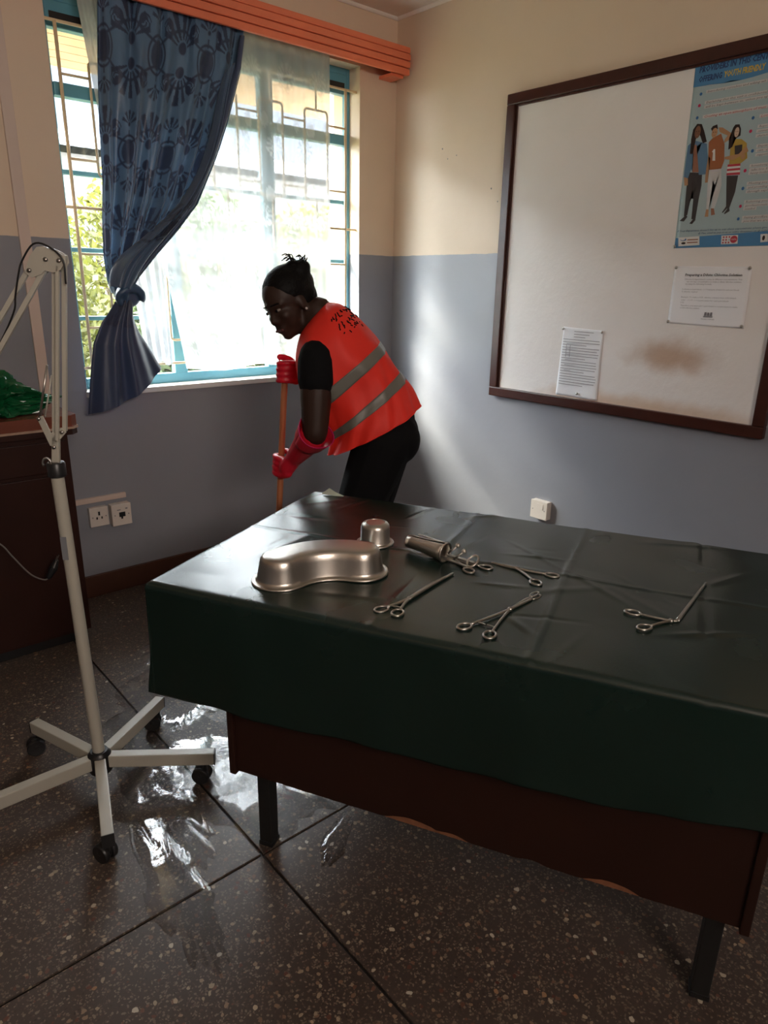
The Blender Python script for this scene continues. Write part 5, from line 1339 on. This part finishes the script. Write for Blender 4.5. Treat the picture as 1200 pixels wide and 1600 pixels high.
def vest_pt(phi, v, off=0.0):
    """phi 0 front, pi/2 near side, pi back"""
    fx, fz, bx, bz, r2 = vring(v)
    F = Vector((fx, 0, fz)); B = Vector((bx, 0, bz)); C_ = (F + B) / 2; ax = (F - B) / 2
    c, s = math.cos(phi), math.sin(phi)
    c = math.copysign(abs(c) ** .88, c); s = math.copysign(abs(s) ** .88, s)
    wr = .0045 * math.sin(9 * phi + 5 * v + 2 * math.sin(7 * v)) * min(1, v * 1.6) + .004 * math.sin(4 * phi - 13 * v) * v + .0035 * math.sin(17 * phi + 21 * v) * v * v
    n = (ax.normalized() * c + Vector((0, -1, 0)) * s).normalized()
    return C_ + ax * c + Vector((0, -r2, 0)) * s + n * (off + wr)
def vband(name, v0, v1, off, m, parent, nv, nphi=96, p0=0.0, p1=2 * PI, thick=.002):
    P = np.array([[vest_pt(p0 + (p1 - p0) * k / nphi, v0 + (v1 - v0) * i / nv, off) for k in range(nphi + 1)] for i in range(nv + 1)])
    return grid_obj(name, P, m, parent, True, None, thick)
vest = vband('vest', 0.0, 1.0, .004, M_VEST, per, 70, 120)
vband('reflective_stripe', .468, .548, .0065, M_STRIPE, vest, 6); vband('reflective_stripe', .715, .795, .0065, M_STRIPE, vest, 6)
vband('hem_binding', .985, 1.0, .0062, M_VEST, vest, 2)
vband('waist_tag', .84, .90, .008, mat('white_tag', (.7, .68, .70), .6), vest, 3, 6, .05, .38)
# illegible black lettering printed across the upper back
rl = random.Random(12)
for row, (v0, nch) in enumerate(((.17, 9), (.225, 8), (.275, 6))):
    for k in range(nch):
        ph = PI * (.66 + .048 * k + .012 * row); vv_ = v0 + .006 * math.sin(k * 1.3)
        for q in range(3):
            a0 = (ph + rl.uniform(-.05, .05), vv_ + rl.uniform(-.016, .016)); a1 = (a0[0] + rl.uniform(-.07, .07), a0[1] + rl.uniform(-.022, .022))
            if row == 2 and rl.random() < .5: continue
            MB().tube([vest_pt(a0[0] + (a1[0] - a0[0]) * t, a0[1] + (a1[1] - a0[1]) * t, .0062) for t in (0, .5, 1)], .0022, 5).build('print_mark', M_SHIRT, vest)

# gloves gripping the handle
def glove(name, P, n_dir, wrist, elbow, turn, spread, thumb_up, flare):
    """P grip point on the handle; n_dir from the handle to the palm; fingers wrap round it in direction turn"""
    ax = (broom_at(1.0) - broom_at(.2)).normalized()
    nd = Vector(n_dir); nd = (nd - ax * nd.dot(ax)).normalized(); td = ax.cross(nd) * turn
    def cyl(th, r, hgt): return P + ax * hgt + (nd * math.cos(th) + td * math.sin(th)) * r
    g = MB()
    lens = (3.1, 3.45, 3.3, 2.8)
    for i in range(4):
        hgt = (1.5 - i) * spread * thumb_up
        ths = np.linspace(.35, lens[i] + .55, 8)
        pts = [cyl(t, .040 - .016 * min(1, (t - .35) / 1.1), hgt + .004 * math.sin(t)) for t in ths]
        g.chain(pts, [.0118 - .0003 * k for k in range(8)])
    th = [cyl(t, r_, hh * thumb_up) for t, r_, hh in ((-.15, .046, .020), (-.75, .040, .040), (-1.45, .029, .050), (-2.2, .025, .052))]
    g.chain(th, [.016, .0145, .0125, .0110])
    for i in range(4): g.cap(cyl(.30, .040, (1.5 - i) * spread * thumb_up), P + nd * .062 + (wrist - P) * .12 + ax * (1.5 - i) * spread * .6 * thumb_up, .0150, .0190)
    palm = P + nd * .050 + (wrist - P) * .15
    g.cap(palm, wrist, .031, .031)
    d = (elbow - wrist); mid = wrist + d * .5; end = wrist + d * flare
    g.chain([wrist, mid], [.033, .045])
    g.chain([mid, end], [.045, .054])
    gl = g.fuse(name, M_GLOVE, per, .0042, 3)
    # open flared cuff
    dn = d.normalized(); u = dn.cross(Vector((0, 0, 1))); u = u.normalized() if u.length > .1 else Vector((1, 0, 0)); w = dn.cross(u)
    Pn = np.array([[(wrist + d * (flare - .12 + .34 * i / 5)) + (u * math.cos(t) + w * math.sin(t)) * (.056 + .011 * i / 5 + .004 * math.sin(3 * t)) for t in np.linspace(0, 2 * PI, 33)] for i in range(6)])
    grid_obj('cuff', Pn, M_GLOVE, gl, True, None, .002)
    Pn = np.array([[(wrist + d * (flare + .20 + .03 * i)) + (u * math.cos(t) + w * math.sin(t)) * (.0665 + .0015 * i + .004 * math.sin(3 * t)) for t in np.linspace(0, 2 * PI, 33)] for i in range(2)])
    grid_obj('cuff_edge', Pn, M_GLOVE2, gl, True, None, .003)
    return gl
glove('glove', broom_at(.752), (.45, -.90, .10), WR_N, EL_N, -1, .0205, 1, .80)
glove('glove', broom_at(1.102), (.80, .50, .0), WR_F, EL_F, -1, .0205, 1, .60)

# ================================================================== OUTSIDE THE WINDOW
M_GROUND = mat('dry_grass', (.11, .105, .06), .9, var=.35, scale=2)
struct(MB().box(-40, 60, .22, 120, -.5, -.25).build('ground', M_GROUND))
ev = empty('roof_eave', (-.5, .22, 2.436), 0, 'boarded timber eave soffit above the outside of the window', 'roof eave')
M_SOFF = mat('soffit_board', (.58, .38, .23), .6, var=.2, scale=9)
EV = [(.004 + .0535 * k, 2.505 - (2.505 - 2.361) * (.004 + .0535 * k) / .48 - 2.436) for k in range(10)]     # soffit slopes down and out
for k in range(9):
    (y0, z0), (y1, z1) = EV[k], EV[k + 1]; q = .94
    ym, zm = y0 + (y1 - y0) * q, z0 + (z1 - z0) * q
    MB().add([(x, y, z + t) for x in (-2.6, 3.0) for t in (0, .016) for y, z in ((y0, z0), (ym, zm))], [(0, 1, 3, 2), (4, 6, 7, 5), (0, 4, 5, 1), (2, 3, 7, 6), (0, 2, 6, 4), (1, 5, 7, 3)]).build('plank', M_SOFF, ev)
MB().box(-2.6, 3.0, .482, .505, -.078, .10, .003).build('fascia_board', M_SOFF, ev)
MB().add([(x, y, z) for x in (-2.6, 3.0) for y, z in ((0, .20), (.52, .085), (.52, .11), (0, .225))], [(0, 1, 2, 3), (7, 6, 5, 4), (0, 4, 5, 1), (1, 5, 6, 2), (2, 6, 7, 3), (3, 7, 4, 0)]).build('roof_sheet', mat('roof_sheet', (.35, .35, .36), .5), ev)
vc = empty('veranda_column', (.385, 1.0, -.25), 0, 'pinkish plastered veranda column outside the right window pane', 'column')
MB().box(-.05, .05, -.05, .05, 0, 2.686, .006).build('shaft', mat('pink_plaster', (.26, .18, .155), .8), vc)
MB().box(-.065, .065, -.065, .065, 0, .12, .006).build('base', bpy.data.materials['pink_plaster'], vc)
# neighbouring building with a pale metal roof
nbh = empty('outbuilding', (7, 15.5, .15), 0, 'low outbuilding with a pale metal roof beyond the garden bushes', 'building')
MB().box(-12, 14, -.6, 3.5, -.4, 4.0).build('wall', mat('pale_wall', (.16, .15, .14), .8), nbh)
M_ROOF = mat('pale_metal_roof', (.07, .075, .08), .45, var=.06)
v = []; f = []
n = 200
for i in range(n + 1):
    x = -13 + 28 * i / n; dz = .008 * (i % 2)
    v += [(x, -1.4, 4.05 + dz), (x, 1.5, 4.85 + dz), (x, 4.4, 4.05 + dz)]
for i in range(n): f += [(3 * i, 3 * i + 3, 3 * i + 4, 3 * i + 1), (3 * i + 1, 3 * i + 4, 3 * i + 5, 3 * i + 2)]
rf = mesh_obj('roof', v, f, M_ROOF, nbh); rf.modifiers.new('thickness', 'SOLIDIFY').thickness = .03
for k in range(5):
    wn_ = MB().box(-9 + 4.5 * k, -7.8 + 4.5 * k, -.66, -.58, 1.4, 2.6).build('window', M_BLUE, nbh)
    MB().box(-8.94 + 4.5 * k, -7.86 + 4.5 * k, -.67, -.66, 1.46, 2.54).build('pane', mat('dark_pane', (.08, .10, .12), .1), wn_)
# hill
nvh, nuh = 30, 90
V, U = np.meshgrid(np.linspace(0, 1, nvh), np.linspace(0, 1, nuh), indexing='ij')
XX = -60 + 220 * U; YY = 45 + 60 * V
ZZ = np.array([[(-2 + (27.5 + 3.0 * noise.noise(Vector((XX[i, j] * .02, 3, 1))) + 1.2 * noise.noise(Vector((XX[i, j] * .09, 1, 5)))) * math.sin(PI * .5 * min(1, V[i, j] * 1.5)) + .5 * noise.noise(Vector((XX[i, j] * .3, YY[i, j] * .3, 2)))) for j in range(nuh)] for i in range(nvh)])
hl = grid_obj('hill', np.stack([XX, YY, ZZ], -1), mat('hazy_hill_green', (.019, .025, .036), .95, var=.2, scale=.15), None, True); hl['kind'] = 'structure'
# garden bushes
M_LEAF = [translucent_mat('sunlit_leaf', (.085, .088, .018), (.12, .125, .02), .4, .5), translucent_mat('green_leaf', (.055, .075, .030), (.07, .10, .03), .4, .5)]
M_WOOD = mat('bush_stem', (.10, .07, .05), .8)
rg = random.Random(21)
def bush(c, rx, ry, hgt, m, label, n=1800, ls=.085):
    o = empty('garden_bush', (c[0], c[1], -.25), 0, label, 'bush', 'bushes in the garden outside the window')
    v = []; f = []
    for i in range(n):
        u1, u2 = rg.random(), rg.random()
        th = 2 * PI * u1; cz = u2; sr = math.sqrt(max(0, 1 - cz * cz))
        r = .72 + .3 * rg.random() + .22 * noise.noise(Vector((math.cos(th) * 2 + c[0], math.sin(th) * 2, cz * 3)))
        p = Vector((rx * r * sr * math.cos(th), ry * r * sr * math.sin(th), .15 + (hgt - .15) * min(1, r) * (cz * .92 + .06 * rg.random())))
        a = Vector((rg.uniform(-1, 1), rg.uniform(-1, 1), rg.uniform(-.6, 1))).normalized(); bb = a.cross(Vector((rg.uniform(-1, 1), rg.uniform(-1, 1), rg.uniform(-1, 1)))).normalized()
        s_ = ls * rg.uniform(.6, 1.3); k = len(v)
        v += [p - a * s_, p + bb * s_ * .45, p + a * s_, p - bb * s_ * .45]; f.append((k, k + 1, k + 2, k + 3))
    fo = mesh_obj('foliage', v, f, m, o); fo['kind'] = 'stuff'
    st = MB()
    for k in range(5):
        a = 2 * PI * k / 5; st.tube([(0.06 * math.cos(a), .06 * math.sin(a), 0), (.35 * rx * math.cos(a), .35 * ry * math.sin(a), hgt * .45), (.6 * rx * math.cos(a), .6 * ry * math.sin(a), hgt * .75)], [.03, .022, .01], 6)
    st.build('stems', M_WOOD, o, True)
BUSH = [(-.6, 5.2, 1.0, .8, 2.55, 0, 'yellow-green garden bush farthest left outside the window'), (.75, 5.6, .95, .8, 2.72, 0, 'sunlit yellow-green bush seen left of the blue curtain'), (2.0, 5.9, 1.0, .8, 2.62, 1, 'green bush behind the edge of the blue curtain'),
        (3.2, 5.6, .95, .8, 2.50, 0, 'yellow-green bush behind the middle of the sheer curtain'), (4.5, 6.2, 1.1, .9, 2.85, 0, 'bright bush behind the right part of the sheer curtain'), (5.9, 6.4, 1.1, .9, 2.7, 1, 'green bush seen past the right window pane'),
        (.1, 3.4, .7, .5, 1.55, 1, 'low pale green bush just outside the left panes'), (2.9, 3.2, .9, .5, .85, 1, 'low ground shrub outside below the sheer curtain')]
for (x, y, rx, ry, hh, mi, lb) in BUSH: bush((x, y), rx * .9, ry * .8, hh + (.38 if y > 5 else .05), M_LEAF[mi], lb, 4500, .062)
